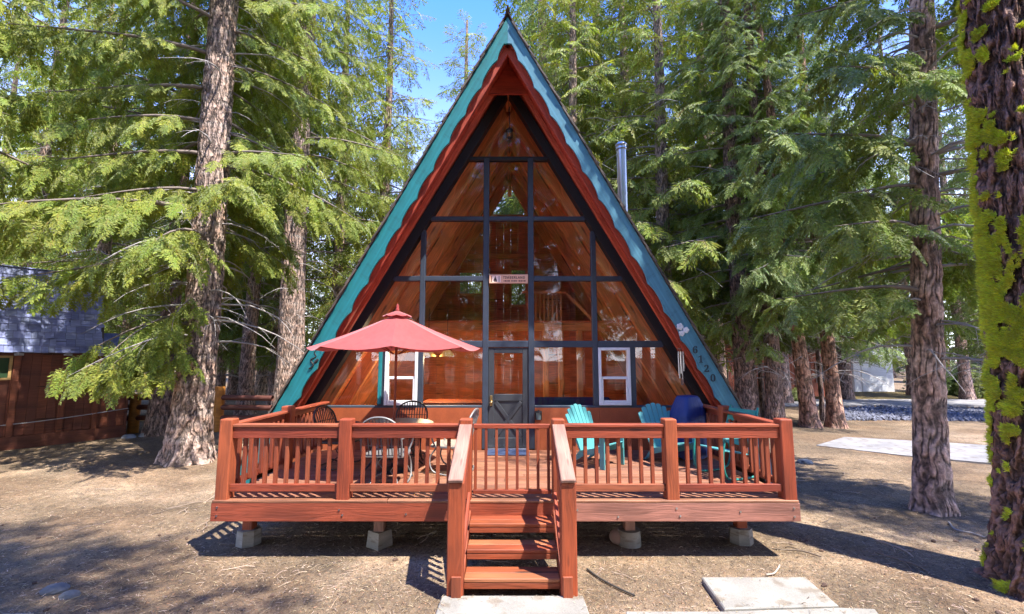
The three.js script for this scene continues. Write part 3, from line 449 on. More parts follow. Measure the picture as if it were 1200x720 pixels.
// o: h, r, crown0 (lowest live limb), cr (crown radius), step, mask(y, az), sprayLen, dead (number of bare limbs), ...
function makeTree(name, label, pos, o, group) {
  const T = thing(name, label, 'tree', pos, group), r = rng(o.seed || 1), tr = trunkGeo({ n: 18, m: 30, ...o });
  add(T, 'trunk', tr.g, o.bark || BARK.brown);
  const limbs = [], dead = [], mats = [], cols = [], m4 = new THREE.Matrix4(), c4 = new THREE.Color();
  const seg = (pts, r0, r1, out, sides = 4) => { const P = [], I = []; pts.forEach((p, j) => { const e = (pts[j + 1] || p).clone().sub(pts[j - 1] || p).normalize(), s = e.clone().cross(Math.abs(e.y) > 0.9 ? V(1, 0, 0) : V(0, 1, 0)).normalize(), u = s.clone().cross(e), R = lerp(r0, r1, j / (pts.length - 1)); for (let i = 0; i < sides; i++) { const a = i / sides * 6.283; P.push(p.x + (s.x * Math.cos(a) + u.x * Math.sin(a)) * R, p.y + (s.y * Math.cos(a) + u.y * Math.sin(a)) * R, p.z + (s.z * Math.cos(a) + u.z * Math.sin(a)) * R); } }); for (let j = 0; j + 1 < pts.length; j++) for (let i = 0; i < sides; i++) { const a = j * sides + i, b = j * sides + (i + 1) % sides; I.push(a, b, a + sides, b, b + sides, a + sides); } out.push([P, I]); };
  const join = list => { const P = [], I = []; for (const [p, i] of list) { const b = P.length / 3; for (const q of p) P.push(q); for (const q of i) I.push(q + b); } const g = new THREE.BufferGeometry(); g.setAttribute('position', new THREE.Float32BufferAttribute(P, 3)); g.setIndex(I); g.computeVertexNormals(); return g; };
  const SL = o.sprayLen || 0.48, dens = o.dens || 1.2, tint = o.tint || 0.22;
  const spray = (p, d, roll, s) => { const e1 = d.clone().normalize(), up = V((r() - 0.5) * roll, 1, (r() - 0.5) * roll), e3 = e1.clone().cross(up).normalize(), e2 = e3.clone().cross(e1); m4.makeBasis(e1.multiplyScalar(s), e2.multiplyScalar(s), e3.multiplyScalar(s)).setPosition(p); for (const q of m4.elements) mats.push(q); const k = 1 + (r() - 0.5) * 2 * tint, y = 1 + (r() - 0.5) * 0.22; cols.push(k * y, k, k * (2 - y) * (0.9 + r() * 0.2)); };
  function limb(y, az, L, e0, droop, tip) {
    const c = tr.ctr(y), pts = [], ca = Math.cos(az), sa = Math.sin(az), bend = (r() - 0.5) * 0.5, n = 7;
    const at_ = s => { const a = az + bend * s * s, x = L * s; return V(c.x + Math.cos(a) * x, y + L * (e0 * s - droop * s * s + tip * s * s * s), c.z + Math.sin(a) * x); };
    for (let j = 0; j <= n; j++) pts.push(at_(j / n)); seg(pts, 0.012 + 0.014 * L, 0.004, limbs);
    const stepS = 0.24 / dens / Math.max(0.5, L) * (SL / 0.62);
    for (let s = 0.16 + r() * 0.1, k = 0; s < 1; s += stepS * (0.75 + r() * 0.5), k++) {
      const p = at_(s), q = at_(Math.min(1, s + 0.05)).sub(p).normalize(), side = k % 2 ? 1 : -1, l2 = Math.min(1.15, 0.26 + 0.42 * L * (1 - s * 0.82)), yaw = side * (0.75 + r() * 0.5), d = q.clone().applyAxisAngle(V(0, 1, 0), yaw); d.y -= 0.22 + r() * 0.55;
      const nn = Math.max(1, Math.round(l2 / (SL * 0.62)));
      for (let w = 0; w < nn; w++) { const f = w / nn, pp = p.clone().addScaledVector(d, l2 * f); pp.y -= 0.12 * l2 * f * f; const dd = d.clone().applyAxisAngle(V(0, 1, 0), (r() - 0.5) * 0.9 * (nn > 1 ? 1 : 0.5)); dd.y -= 0.1 + 0.3 * f + 0.3 * r(); spray(pp, dd, 1.3, SL * (0.75 + r() * 0.5)); }
    }
    const p = at_(0.9), d = at_(1).sub(p).normalize(); d.y -= 0.25; spray(p, d, 0.8, SL * 1.1);
  }
  const c0 = o.crown0, span = o.h - c0, hmax = Math.min(o.h, o.hmax || o.h); let az = r() * 6.28;
  for (let y = c0; y < hmax - 0.4; y += (o.step || 0.34) * (0.6 + r() * 0.8)) {
    az += 2.4 + (r() - 0.5) * 0.9; const t = (y - c0) / span; if (o.mask && !o.mask(y, Math.atan2(Math.sin(az), Math.cos(az)))) continue; if (r() < (o.gap || 0)) continue;
    const L = o.cr * (0.55 + 0.45 * smooth(0, 0.15, t)) * Math.pow(1 - t, 0.75) * (0.55 + r() * 0.6) + 0.3; limb(y, az, L, lerp(o.e0 ?? 0.02, 0.5, t * t), lerp((o.droop ?? 0.42) + 0.12, 0.1, t), lerp(o.tip ?? 0.22, 0.05, t));
  }
  for (const q of o.limbs || []) limb(...q);
  for (let k = 0; k < (o.dead || 0); k++) { const y = lerp(o.dead0 ?? 1.6, o.dead1 ?? Math.max(3, c0 + 3), r()), a = r() * 6.28, L = 0.4 + r() * (o.deadL || 1.5), c = tr.ctr(y), b = (r() - 0.5) * 1.6, pts = []; for (let j = 0; j <= 6; j++) { const s = j / 6; pts.push(V(c.x + Math.cos(a + b * s) * (L * s + 0.8 * tr.rad(y)), y + L * (0.15 * s - 0.55 * s * s) + (r() - 0.5) * 0.05, c.z + Math.sin(a + b * s) * (L * s + 0.8 * tr.rad(y)))); } seg(pts, 0.008 + 0.01 * L, 0.003, dead); for (let w = 0; w < 3; w++) { const p = pts[2 + w], d = V(Math.cos(a + (w - 1) * 1.1), -0.4 - r() * 0.5, Math.sin(a + (w - 1) * 1.1)).multiplyScalar(0.2 + L * 0.25 * r()); seg([p, p.clone().addScaledVector(d, 0.5).add(V(0, 0.03, 0)), p.clone().add(d)], 0.006, 0.002, dead, 3); } }
  if (limbs.length) add(T, 'limbs', join(limbs), limbMat); if (dead.length) add(T, 'bare_branches', join(dead), deadMat);
  const n = mats.length / 16; if (n) { const set = o.sprays || SPRAY, im = new THREE.InstancedMesh(set[(o.seed || 1) % set.length], o.needles || NEEDLE.mid, n); im.instanceMatrix.array.set(mats); im.instanceColor = new THREE.InstancedBufferAttribute(new Float32Array(cols), 3); im.name = 'crown'; im.userData.kind = 'stuff'; im.castShadow = im.receiveShadow = true; T.add(im); }
  T.userData.sprays = undefined; delete T.userData.sprays; return T;
}
const on = (px, py) => { const p = atY(px, py, 0); return V(p.x, groundY(p.x, p.z), p.z); };
const far = (px, d) => { const x = (px - 600) / F * d, z = CAM.z - d; return V(x, groundY(x, z), z); };
function copyTree(src, label, pos, turn, s, group, sy) { const c = src.clone(); c.name = numbered(src.name.replace(/_\d{3}$/, '')); c.position.copy(pos); c.rotation.y = turn; c.scale.set(s, sy || s, s); tag(c, label, 'tree', group); scene.add(c); return c; }

// --- single trees one can tell apart
makeTree('fir_tree', 'massive grey-barked fir with flared roots and low bright boughs beside the deck', on(221, 541), { h: 30, hmax: 19, r: 0.40, seed: 3, n: 90, m: 150, furrow: 0.06, bark: BARK.grey, crown0: 5.0, cr: 4.0, step: 0.2, dead: 80, dead0: 2.6, dead1: 13, deadL: 2.0, needles: NEEDLE.bright, sprays: SPRAY_FINE, droop: 0.5, tip: 0.22, mask: (y, a) => (y > 11 && (Math.abs(a) > 1.1 || (y * 3.7) % 1 < 0.45)) || a > 2.2 || a < -0.9 || (y > 7 && a < 0.2), flare: 0.5, taper: 0.6,
  limbs: [[3.6, 2.1, 2.0, 0.0, 0.72, 0.12], [3.3, 1.75, 1.9, 0.1, 0.8, 0.1], [3.5, 2.6, 2.5, 0.0, 0.62, 0.1], [2.9, 1.9, 1.8, 0.05, 0.6, 0.1], [3.0, 2.4, 2.2, 0.0, 0.55, 0.14], [2.6, 1.45, 1.4, 0.05, 0.5, 0.1], [2.6, 2.2, 1.6, 0.0, 0.5, 0.1], [3.9, 1.5, 1.6, 0.05, 0.7, 0.1], [5.4, 1.3, 3.2, 0.15, 0.6, 0.2], [6.5, 0.7, 3.6, 0.15, 0.5, 0.2], [7.6, 0.4, 3.2, 0.1, 0.5, 0.25], [5.0, 3.0, 3.9, 0.05, 0.45, 0.2], [6.1, 2.2, 4.3, 0.1, 0.5, 0.2]] });
makeTree('fir_tree', 'dark slender fir trunk close behind the massive grey-barked fir', far(196, 15), { h: 26, hmax: 20, r: 0.30, seed: 5, bark: BARK.dark, crown0: 7.5, cr: 3.6, step: 0.22, dead: 50, dead0: 3, dead1: 12, needles: NEEDLE.mid, droop: 0.45 });
makeTree('fir_tree', 'thick grey fir trunk rising just behind the turquoise roof edge', far(340, 17.2), { h: 30, hmax: 21, r: 0.50, seed: 8, n: 40, m: 70, furrow: 0.05, bark: BARK.grey, crown0: 8.5, cr: 4.2, step: 0.22, dead: 40, dead0: 4, dead1: 12, needles: NEEDLE.bright, droop: 0.42, mask: (y, a) => y > 13 || a < 0.4 || a > 2.4 });
makeTree('fir_tree', 'pale sunlit fir trunk between the massive fir and the roof edge', far(294, 20.5), { h: 25, hmax: 22, r: 0.33, seed: 11, bark: BARK.grey, crown0: 6.5, cr: 3.0, step: 0.24, dead: 40, dead0: 3, dead1: 11, needles: NEEDLE.mid });
makeTree('fir_tree', 'big fir beside the blue-shingled house, boughs sweeping over its roof', V(-14.6, 0, -2.6), { h: 27, hmax: 17, r: 0.42, seed: 13, bark: BARK.brown, crown0: 5.6, cr: 5.0, step: 0.16, needles: NEEDLE.bright, sprays: SPRAY_FINE, droop: 0.38, dead: 20 });
makeTree('fir_tree', 'tall fir with straight brown furrowed trunk standing near the paved drive', on(1098, 598), { h: 26, r: 0.225, seed: 21, n: 72, m: 160, furrow: 0.035, bark: BARK.brown, crown0: 3.6, cr: 3.2, step: 0.28, dead: 65, dead0: 2.4, dead1: 9, deadL: 1.6, needles: NEEDLE.mid, sprays: SPRAY_FINE, droop: 0.3, flare: 0.3, taper: 0.75, lean: V(1.7, 0, 0), mask: (y, a) => y > 7.5 || a < -0.2 || a > 2.7 || a < -2.2, limbs: [[3.6, 2.9, 2.6, 0.2, 0.45, 0.2], [4.6, 2.6, 2.4, 0.25, 0.5, 0.2], [5.3, -2.9, 3.0, 0.2, 0.5, 0.2], [6.2, 3.1, 3.4, 0.3, 0.55, 0.2], [4.3, 0.2, 2.2, 0.2, 0.4, 0.2], [5.6, 0.5, 2.4, 0.2, 0.4, 0.2], [6.9, 2.5, 2.8, 0.3, 0.5, 0.2]] });
{ // mossy trunk
  const o = { h: 24, r: 0.46, seed: 31, n: 150, m: 330, furrow: 0.11, bark: BARK.moss, crown0: 14, cr: 2.0, step: 0.4, needles: NEEDLE.mid, lean: V(1.0, 0, -0.3), flare: 0.32, taper: 0.72 };
  const pos = V(5.83, groundY(5.83, 0.72), 0.72), T = makeTree('mossy_tree', 'dark furrowed trunk overgrown with bright yellow-green moss', pos, o), tr = trunkGeo(o), r = rng(4), P = [];
  for (let k = 0; k < 26; k++) { const L = 0.02 + r() * 0.035, a = r() * 6.283, b = 0.15 + r() * 1.2, d = V(Math.cos(a) * Math.sin(b), Math.cos(b), Math.sin(a) * Math.sin(b)), s = d.clone().cross(V(r() - 0.5, r() - 0.5, r() - 0.5)).normalize().multiplyScalar(0.0035), base = V((r() - 0.5) * 0.035, 0, (r() - 0.5) * 0.035), mid = base.clone().addScaledVector(d, L * 0.6).add(V(0, -0.004, 0)), tip = base.clone().addScaledVector(d, L); for (const q of [base.clone().add(s), mid.clone().sub(s), base.clone().sub(s), base.clone().add(s), mid.clone().add(s), mid.clone().sub(s), mid.clone().add(s), tip, mid.clone().sub(s)]) P.push(q.x, q.y, q.z); }
  const g = new THREE.BufferGeometry(); g.setAttribute('position', new THREE.Float32BufferAttribute(P, 3)); g.computeVertexNormals();
  const mats = [], cols = [], m4 = new THREE.Matrix4(); let tries = 0;
  while (mats.length / 16 < 13000 && tries++ < 200000) { const y = r() * 8.2, a = r() * 6.283, dens = smooth(1.6, 3.2, y) * 0.9 + 0.16, patch = (0.45 * fbm(a / 6.283, y / 9, 6, 14, 3, 140) + 0.55 * fbm(a / 6.283, y / 9, 29, 70, 2, 150)) * 1.25 - 0.06, side = 0.5 + 0.5 * Math.cos(a - 3.6), k = patch + 0.25 * side - 0.06 + 0.10 * dens + 0.12 * Math.exp(-Math.pow((y - 3.6) / 1.4, 2)); if (k < 0.935 + 0.07 * r()) continue;
    const c = tr.ctr(y), R = tr.rad(y) + o.furrow * 0.25, n = V(Math.cos(a), 0.25, Math.sin(a)).normalize(), t = n.clone().cross(V(r() - 0.5, r() - 0.5, r() - 0.5)).normalize(), b = t.clone().cross(n), s = (0.4 + r() * 0.65) * (1 + 3.5 * clamp(k - 0.95, 0, 0.2)); m4.makeBasis(t.multiplyScalar(s), n.multiplyScalar(s), b.multiplyScalar(-s)).setPosition(c.x + Math.cos(a) * R, y, c.z + Math.sin(a) * R); for (const q of m4.elements) mats.push(q); const q = 0.55 + r() * 0.7, gr = r(); cols.push(q * lerp(0.8, 1.05, gr), q * lerp(1.05, 0.97, gr), q); }
  const im = new THREE.InstancedMesh(g, new THREE.MeshPhysicalMaterial({ color: lin(0.70, 0.70, 0.035), roughness: 0.95, transmission: 0.3, thickness: 0, side: THREE.DoubleSide }), mats.length / 16); im.instanceMatrix.array.set(mats); im.instanceColor = new THREE.InstancedBufferAttribute(new Float32Array(cols), 3); im.name = 'moss'; im.userData.kind = 'stuff'; im.castShadow = im.receiveShadow = true; T.add(im);
}
// cluster in front of the red house
{
  const G = 'trunks grown close together before the red house', b = [[876, 497, 0.40, BARK.dark, 'stoutest dark trunk of the cluster beside the weathered roof foot', 0], [909, 499, 0.29, BARK.dark, 'straight dark trunk next to the stoutest trunk of the cluster', 0], [951, 500, 0.26, BARK.red, 'reddish trunk leaning towards the dark trunks of the cluster', -1.4], [979, 500, 0.25, BARK.red, 'reddish upright trunk at the open end of the cluster', -0.3], [893, 492, 0.11, BARK.dark, 'thin young trunk between the two dark trunks of the cluster', 0], [963, 493, 0.09, BARK.dark, 'thin young trunk between the two reddish trunks of the cluster', 0]];
  b.forEach(([px, py, r, bk, lab, ln], i) => makeTree('fir_tree', lab, on(px, py), { h: i > 3 ? 12 : 24 - i, hmax: 21, r, seed: 41 + i, n: 26, m: 44, furrow: 0.03, bark: bk, crown0: 3.3 + (i % 3) * 0.5, cr: i > 3 ? 1.6 : 3.2, step: i > 3 ? 0.3 : 0.25, dead: 18, dead0: 1.6, dead1: 5, needles: i % 2 ? NEEDLE.blue : NEEDLE.mid, droop: 0.38, lean: V(ln, 0, 0) }, G));
}
// prototypes for the stands further off
{
  const cfg = [[NEEDLE.bright, BARK.grey, 23, 3.3], [NEEDLE.mid, BARK.brown, 26, 3.6], [NEEDLE.deep, BARK.dark, 25, 3.2], [NEEDLE.lime, BARK.grey, 22, 3.4], [NEEDLE.blue, BARK.brown, 24, 3.5]];
  const KIND = ['fresh green grey-trunked fir', 'mid-green brown-trunked fir', 'deep green dark-trunked fir', 'yellow-green pale-trunked fir', 'blue-green brown-trunked fir'];
  const GL = 'firs in the stand behind the massive grey-barked fir', GR = 'firs in the stand behind the A-frame and the red house';
  const place = [ // px, depth, prototype, scale
    [30, 21, 0, 1.15], [110, 18.5, 3], [150, 25, 1], [60, 30, 2, 1.3], [232, 24, 2], [262, 24.5, 1, 0.9], [276, 28, 2], [312, 30, 0, 1.25], [325, 24, 1, 0.9], [392, 21, 3, 1.0], [446, 23, 0, 1.25], [470, 34, 3], [-20, 27, 1], [180, 34, 3], [90, 38, 0, 1.4], [240, 42, 1], [10, 44, 2], [130, 46, 2], [300, 48, 0], [400, 46, 1], [440, 50, 3], [200, 55, 0], [543, 33, 3, 1.3], [575, 44, 1, 0.9],
    [640, 25, 1, 1.35], [676, 21, 3, 1.3], [705, 28, 0, 1.45], [740, 23, 3, 1.3], [783, 19.5, 0, 1.2], [815, 27, 3, 1.4], [838, 22, 4, 1.2], [868, 26, 2, 1.3], [915, 25, 4], [945, 33, 0], [985, 27, 2], [1030, 36, 0], [1065, 30, 4], [1125, 27, 4], [1170, 22, 2], [1200, 30, 1], [1235, 18, 4], [625, 38, 0, 1.4], [655, 33, 3, 1.5], [690, 40, 3, 1.5], [760, 42, 3, 1.5], [850, 42, 0], [900, 46, 1], [1000, 48, 3], [1080, 46, 0], [1150, 44, 3], [1240, 40, 2], [720, 55, 1], [800, 56, 2], [1040, 58, 1], [960, 54, 2]];
  const r = rng(99); const made = {};
  for (const [px, d, k, s = 1] of place) {
    const left = px < 590, lab = KIND[k] + (left ? ' in the stand between the blue-shingled house and the A-frame' : ' in the stand behind the A-frame and the red house'), g = left ? GL : GR, p = far(px, d), sc = s * (0.9 + r() * 0.2);
    if (!made[k]) { const [nd, bk, h, cr] = cfg[k]; made[k] = makeTree('forest_fir', lab, p, { h, r: 0.3, seed: 60 + k, n: 14, m: 24, bark: bk, crown0: 2.6 + k * 0.5, cr, step: 0.23, sprayLen: 0.72, dens: 1.1, sprays: SPRAY_FAR, needles: nd, droop: 0.36, dead: 60, dead0: 1.5, dead1: 12, deadL: 2.4, tint: 0.25 }, g); made[k].scale.setScalar(sc); made[k].rotation.y = r() * 6.28; }
    else copyTree(made[k], lab, p, r() * 6.28, sc, g, sc * (0.9 + r() * 0.25));
  }
  // trees across the yard behind the viewer: they shade the yard and show in the glass
  const LB = 'fir standing across the yard facing the glass gable', GB = 'firs across the yard facing the cabin';
  const sh = makeTree('forest_fir', LB, V(2.4, groundY(2.4, 7.3), 7.3), { h: 25, r: 0.27, seed: 88, n: 20, m: 30, bark: BARK.red, crown0: 8, cr: 3.2, step: 0.3, gap: 0.15, needles: NEEDLE.mid, droop: 0.36, dead: 30, dead0: 2, dead1: 8 }, GB);
  for (const [x, z, a] of [[-0.7, 8.6, 2], [3.7, 9.9, 4], [0.6, 6.9, 1]]) copyTree(sh, LB, V(x, groundY(x, z), z), a, 0.95, GB);
  for (const [x, z, k, s] of [[11.8, 2.4, 4, 0.8], [-3.2, 14.3, 0, 1], [-7.5, 11, 4, 0.9], [8.5, 14.2, 3, 1], [-12, 14, 1, 1], [14, 21, 2, 1], [1, 21, 3, 1], [-18, 22, 0, 1], [-6, 25, 2, 1.1], [7, 27, 0, 1.1], [20, 28, 1, 1.1], [-25, 14, 3, 1], [25, 16, 0, 1.0], [-2, 24, 1, 1.2], [4, 23, 4, 1.1], [-10, 23, 4, 1.1], [10, 22, 3, 1.1], [-14, 27, 1, 1.2], [16, 26, 4, 1.2], [0.5, 30, 0, 1.3], [-8, 33, 3, 1.3], [9, 33, 1, 1.3]]) copyTree(made[k], LB, V(x, groundY(x, z), z), r() * 6.28, s, GB);
}

// ---------------------------------------------------------------- things on and around the deck
const tealPlastic = mat(lin(0.085, 0.32, 0.33), { roughness: 0.45 }), greenPlastic = mat(lin(0.01, 0.22, 0.19), { roughness: 0.5 });
const silver = mat(lin(0.23, 0.225, 0.22), { roughness: 0.45, metalness: 0.3 });
function turned(g, x, z, yaw, y = DECK) { g.position.set(x, y, z); g.rotation.y = yaw; return g; }
{ // umbrella with table
  const ux = -1.86, uz = -1.5, U = turned(thing('patio_umbrella', 'open salmon red patio umbrella over the round table on the deck', 'umbrella'), ux, uz, 0.2);
  const cloth = new THREE.MeshPhysicalMaterial({ color: lin(0.50, 0.06, 0.052), roughness: 0.9, transmission: 0.22, thickness: 0, side: THREE.DoubleSide, map: plasterTex });
  const R = 1.36, y0 = 1.90, yT = 2.43, N = 8;
  for (let k = 0; k < N; k++) { // canopy panels, sagging a little between ribs
    const a0 = k / N * 6.28318, a1 = (k + 1) / N * 6.28318, P = [], UV = [], I = [], nu = 8, nv = 7;
    for (let j = 0; j <= nv; j++) for (let i = 0; i <= nu; i++) { const t = j / nv, s = i / nu, x = lerp(Math.cos(a0), Math.cos(a1), s), z = lerp(Math.sin(a0), Math.sin(a1), s), rr = lerp(0.05, R, t), sag = -0.05 * Math.sin(Math.PI * s) * t * t - 0.03 * Math.sin(Math.PI * t); P.push(x * rr, lerp(yT, y0, Math.pow(t, 1.05)) + sag + (j === nv ? -0.0 : 0), z * rr); UV.push(s * 2, t * 2); }
    for (let j = 0; j < nv; j++) for (let i = 0; i < nu; i++) { const a = j * (nu + 1) + i; I.push(a, a + 1, a + nu + 1, a + 1, a + nu + 2, a + nu + 1); }
    const g = new THREE.BufferGeometry(); g.setAttribute('position', new THREE.Float32BufferAttribute(P, 3)); g.setAttribute('uv', new THREE.Float32BufferAttribute(UV, 2)); g.setIndex(I); g.computeVertexNormals(); add(U, 'canopy_panel', g, cloth);
    const ca = Math.cos(a0), sa = Math.sin(a0); add(U, 'rib', tube([V(ca * 0.03, yT - 0.05, sa * 0.03), V(ca * 0.7, lerp(yT, y0, 0.5) - 0.06, sa * 0.7), V(ca * R * 0.99, y0 - 0.018, sa * R * 0.99)], 0.009, 8, 5), M.baluster);
    add(U, 'strut', tube([V(ca * 0.04, y0 - 0.1, sa * 0.04), V(ca * 0.62, lerp(yT, y0, 0.46) - 0.07, sa * 0.62)], 0.007, 3, 5), M.baluster);
  }
  const cap = []; for (let j = 0; j <= 4; j++) for (let i = 0; i <= 32; i++) { const t = j / 4, a = i / 32 * 6.283, rr = 0.23 * t; cap.push(V(Math.cos(a) * rr, yT + 0.08 - 0.09 * t - (j === 4 ? 0.018 * Math.abs(Math.sin(a * 4)) : 0), Math.sin(a) * rr)); }
  const CI = []; for (let j = 0; j < 4; j++) for (let i = 0; i < 32; i++) { const a = j * 33 + i; CI.push(a, a + 1, a + 33, a + 1, a + 34, a + 33); } const cg = new THREE.BufferGeometry().setFromPoints(cap); cg.setIndex(CI); cg.computeVertexNormals(); cg.setAttribute('uv', new THREE.Float32BufferAttribute(new Float32Array(cap.length * 2), 2)); add(U, 'vent_cap', cg, cloth);
  add(U, 'finial', new THREE.LatheGeometry([[0, 0.12], [0.012, 0.1], [0.024, 0.07], [0.018, 0.045], [0.03, 0.03], [0.03, 0]].map(q => new THREE.Vector2(...q)), 12).translate(0, yT + 0.075, 0), cloth);
  add(U, 'pole', new THREE.CylinderGeometry(0.021, 0.021, yT, 14).translate(0, yT / 2 + 0.02, 0), M.baluster);
  add(U, 'base', new THREE.LatheGeometry([[0, 0.12], [0.03, 0.12], [0.035, 0.07], [0.2, 0.05], [0.25, 0.02], [0.25, 0.0], [0, 0]].map(q => new THREE.Vector2(...q)), 28), M.iron);
  const T = turned(thing('patio_table', 'round dark metal mesh table under the salmon umbrella', 'table'), ux, uz, 0), ring = (r0, y, t) => new THREE.TorusGeometry(r0, t, 6, 48).rotateX(Math.PI / 2).translate(0, y, 0);
  add(T, 'table_top', new THREE.LatheGeometry([[0.05, 0.725], [0.6, 0.725], [0.615, 0.715], [0.615, 0.70], [0.59, 0.70], [0.05, 0.71], [0.05, 0.725]].map(q => new THREE.Vector2(...q)), 48), mat(lin(0.10, 0.095, 0.09), { roughness: 0.35, metalness: 0.3 })); add(T, 'rim', ring(0.615, 0.708, 0.014), M.iron);
  for (let k = 0; k < 4; k++) { const a = k * 1.5708 + 0.785, c = Math.cos(a), s = Math.sin(a); add(T, 'leg', tube([V(c * 0.5, 0.70, s * 0.5), V(c * 0.42, 0.45, s * 0.42), V(c * 0.36, 0.22, s * 0.36), V(c * 0.55, 0.012, s * 0.55)], 0.014, 20, 7), M.iron); } add(T, 'brace_ring', ring(0.37, 0.24, 0.008), M.iron);
}
function patioChair(label, x, z, yaw, m, group) { // sprung metal chair, facing +z
  const C = turned(thing('patio_chair', label, 'chair', null, group), x, z, yaw), w = 0.27;
  const hoop = [V(-w, 0.42, -0.22), V(-w - 0.01, 0.62, -0.27), V(-w * 0.93, 0.83, -0.34), V(-w * 0.5, 0.93, -0.375), V(0, 0.955, -0.38), V(w * 0.5, 0.93, -0.375), V(w * 0.93, 0.83, -0.34), V(w + 0.01, 0.62, -0.27), V(w, 0.42, -0.22)];
  add(C, 'back_frame', tube(hoop, 0.015, 48, 8), m);
  const BS = sub(C, 'backrest'); for (let k = -5; k <= 5; k++) { const q = k / 5.8, top = 0.94 - 0.15 * Math.pow(Math.abs(q), 2.5); add(BS, 'slat', tube([V(q * w, 0.43, -0.215), V(q * w, 0.65, -0.275), V(q * w, top, -0.36)], 0.0085, 10, 5), m); }
  for (const y of [0.56, 0.72]) add(BS, 'cross_wire', tube([V(-w, y, -0.245 - (y - 0.56) * 0.3), V(0, y + 0.005, -0.265 - (y - 0.56) * 0.3), V(w, y, -0.245 - (y - 0.56) * 0.3)], 0.006, 10, 5), m);
  const seat = new THREE.Shape(); seat.moveTo(-w, -0.22); seat.lineTo(w, -0.22); seat.quadraticCurveTo(w + 0.05, 0.1, w - 0.04, 0.26); seat.quadraticCurveTo(0, 0.31, -w + 0.04, 0.26); seat.quadraticCurveTo(-w - 0.05, 0.1, -w, -0.22);
  add(C, 'seat', new THREE.ExtrudeGeometry(seat, { depth: 0.018, bevelEnabled: true, bevelSize: 0.01, bevelThickness: 0.008, bevelSegments: 2, curveSegments: 10 }).rotateX(Math.PI / 2).translate(0, 0.425, 0), m);
  for (const s of [-1, 1]) { add(C, 'arm', tube([V(s * (w + 0.005), 0.66, -0.28), V(s * (w + 0.05), 0.665, -0.08), V(s * (w + 0.04), 0.645, 0.17), V(s * (w + 0.01), 0.56, 0.23), V(s * (w - 0.03), 0.43, 0.2)], 0.014, 28, 7), m);
    add(C, 'leg', tube([V(s * (w - 0.03), 0.41, 0.16), V(s * (w - 0.02), 0.24, 0.27), V(s * (w + 0.0), 0.07, 0.22), V(s * w, 0.015, 0.05), V(s * w, 0.014, -0.22), V(s * (w - 0.04), 0.05, -0.29), V(s * (w - 0.12), 0.03, -0.3)], 0.013, 36, 7), m); }
  add(C, 'floor_bar', tube([V(-w + 0.1, 0.025, -0.3), V(0, 0.02, -0.31), V(w - 0.1, 0.025, -0.3)], 0.012, 10, 6), m);
  for (const s of [-1, 1]) add(C, 'scroll', tube([V(s * 0.05, 0.38, 0.05), V(s * 0.14, 0.28, 0.02), V(s * 0.05, 0.18, 0), V(s * 0.15, 0.1, -0.06), V(s * 0.2, 0.02, -0.14)], 0.008, 20, 6), m);
  return C;
}
const GC = 'metal chairs round the patio table';
patioChair('silver metal chair seen from behind, backed against the front railing', -1.74, -0.72, Math.PI - 0.08, silver, GC);
patioChair('dark metal chair facing the steps between the table and the white window', -1.80, -2.25, 0.05, M.iron, GC);
patioChair('silver metal chair seen side-on between the table and the gate', -0.93, -1.42, -1.75, silver, GC);
patioChair('dark metal chair between the table and the side railing', -2.78, -1.75, 1.35, M.iron, GC);
function adirondack(label, x, z, yaw, m, group) { // facing +z
  const C = turned(thing('adirondack_chair', label, 'chair', null, group), x, z, yaw), B = sub(C, 'backrest'), rec = 0.40;
  for (let k = -3; k <= 3; k++) { const len = 0.84 - 0.018 * k * k, fan = k * 0.042, g = new THREE.Shape(), w0 = 0.036, w1 = 0.044; g.moveTo(-w0, 0); g.lineTo(w0, 0); g.lineTo(w1, len - 0.03); g.quadraticCurveTo(w1, len, 0, len); g.quadraticCurveTo(-w1, len, -w1, len - 0.03); const o = add(B, 'slat', new THREE.ExtrudeGeometry(g, { depth: 0.018, bevelEnabled: true, bevelSize: 0.004, bevelThickness: 0.004, bevelSegments: 1, curveSegments: 5 }), m); o.rotation.set(-rec, 0, -fan, 'XYZ'); o.position.set(k * 0.079, 0.235, -0.20); }
  for (const [y, zz] of [[0.42, -0.29], [0.74, -0.43]]) add(B, 'cleat', placed(cbox(0.56, 0.05, 0.02, 0.005), 0, y, zz - 0.014, -rec), m);
  for (let k = 0; k < 6; k++) { const t = k / 5; add(C, 'seat_slat', placed(cbox(0.52, 0.02, 0.082, 0.006, k), 0, lerp(0.235, 0.385, t) + 0.01 - 0.02 * Math.sin(Math.PI * t), lerp(-0.18, 0.30, t), -0.28), m); }
  for (const s of [-1, 1]) {
    const arm = new THREE.Shape(); arm.moveTo(-0.05, -0.32); arm.lineTo(0.03, -0.32); arm.quadraticCurveTo(0.085, 0.1, 0.075, 0.34); arm.quadraticCurveTo(0.02, 0.42, -0.06, 0.35); arm.lineTo(-0.05, -0.32);
    add(C, 'arm', new THREE.ExtrudeGeometry(arm, { depth: 0.02, bevelEnabled: true, bevelSize: 0.004, bevelThickness: 0.004, bevelSegments: 1, curveSegments: 6 }).rotateX(Math.PI / 2).translate(s * 0.315, 0.585, 0.02), m);
    add(C, 'leg', placed(cbox(0.026, 0.56, 0.105, 0.006, s), s * 0.285, 0.28, 0.29), m);
    const st = new THREE.Shape([[0.345, 0.30], [0.345, 0.385], [-0.22, 0.235], [-0.42, 0.02], [-0.50, 0.0], [-0.40, 0.0], [-0.15, 0.15]].map(q => new THREE.Vector2(...q)));
    add(C, 'leg', new THREE.ExtrudeGeometry(st, { depth: 0.024, bevelEnabled: false }).rotateY(-Math.PI / 2).translate(s * 0.255 + 0.012, 0, 0), m);
  }
  return C;
}
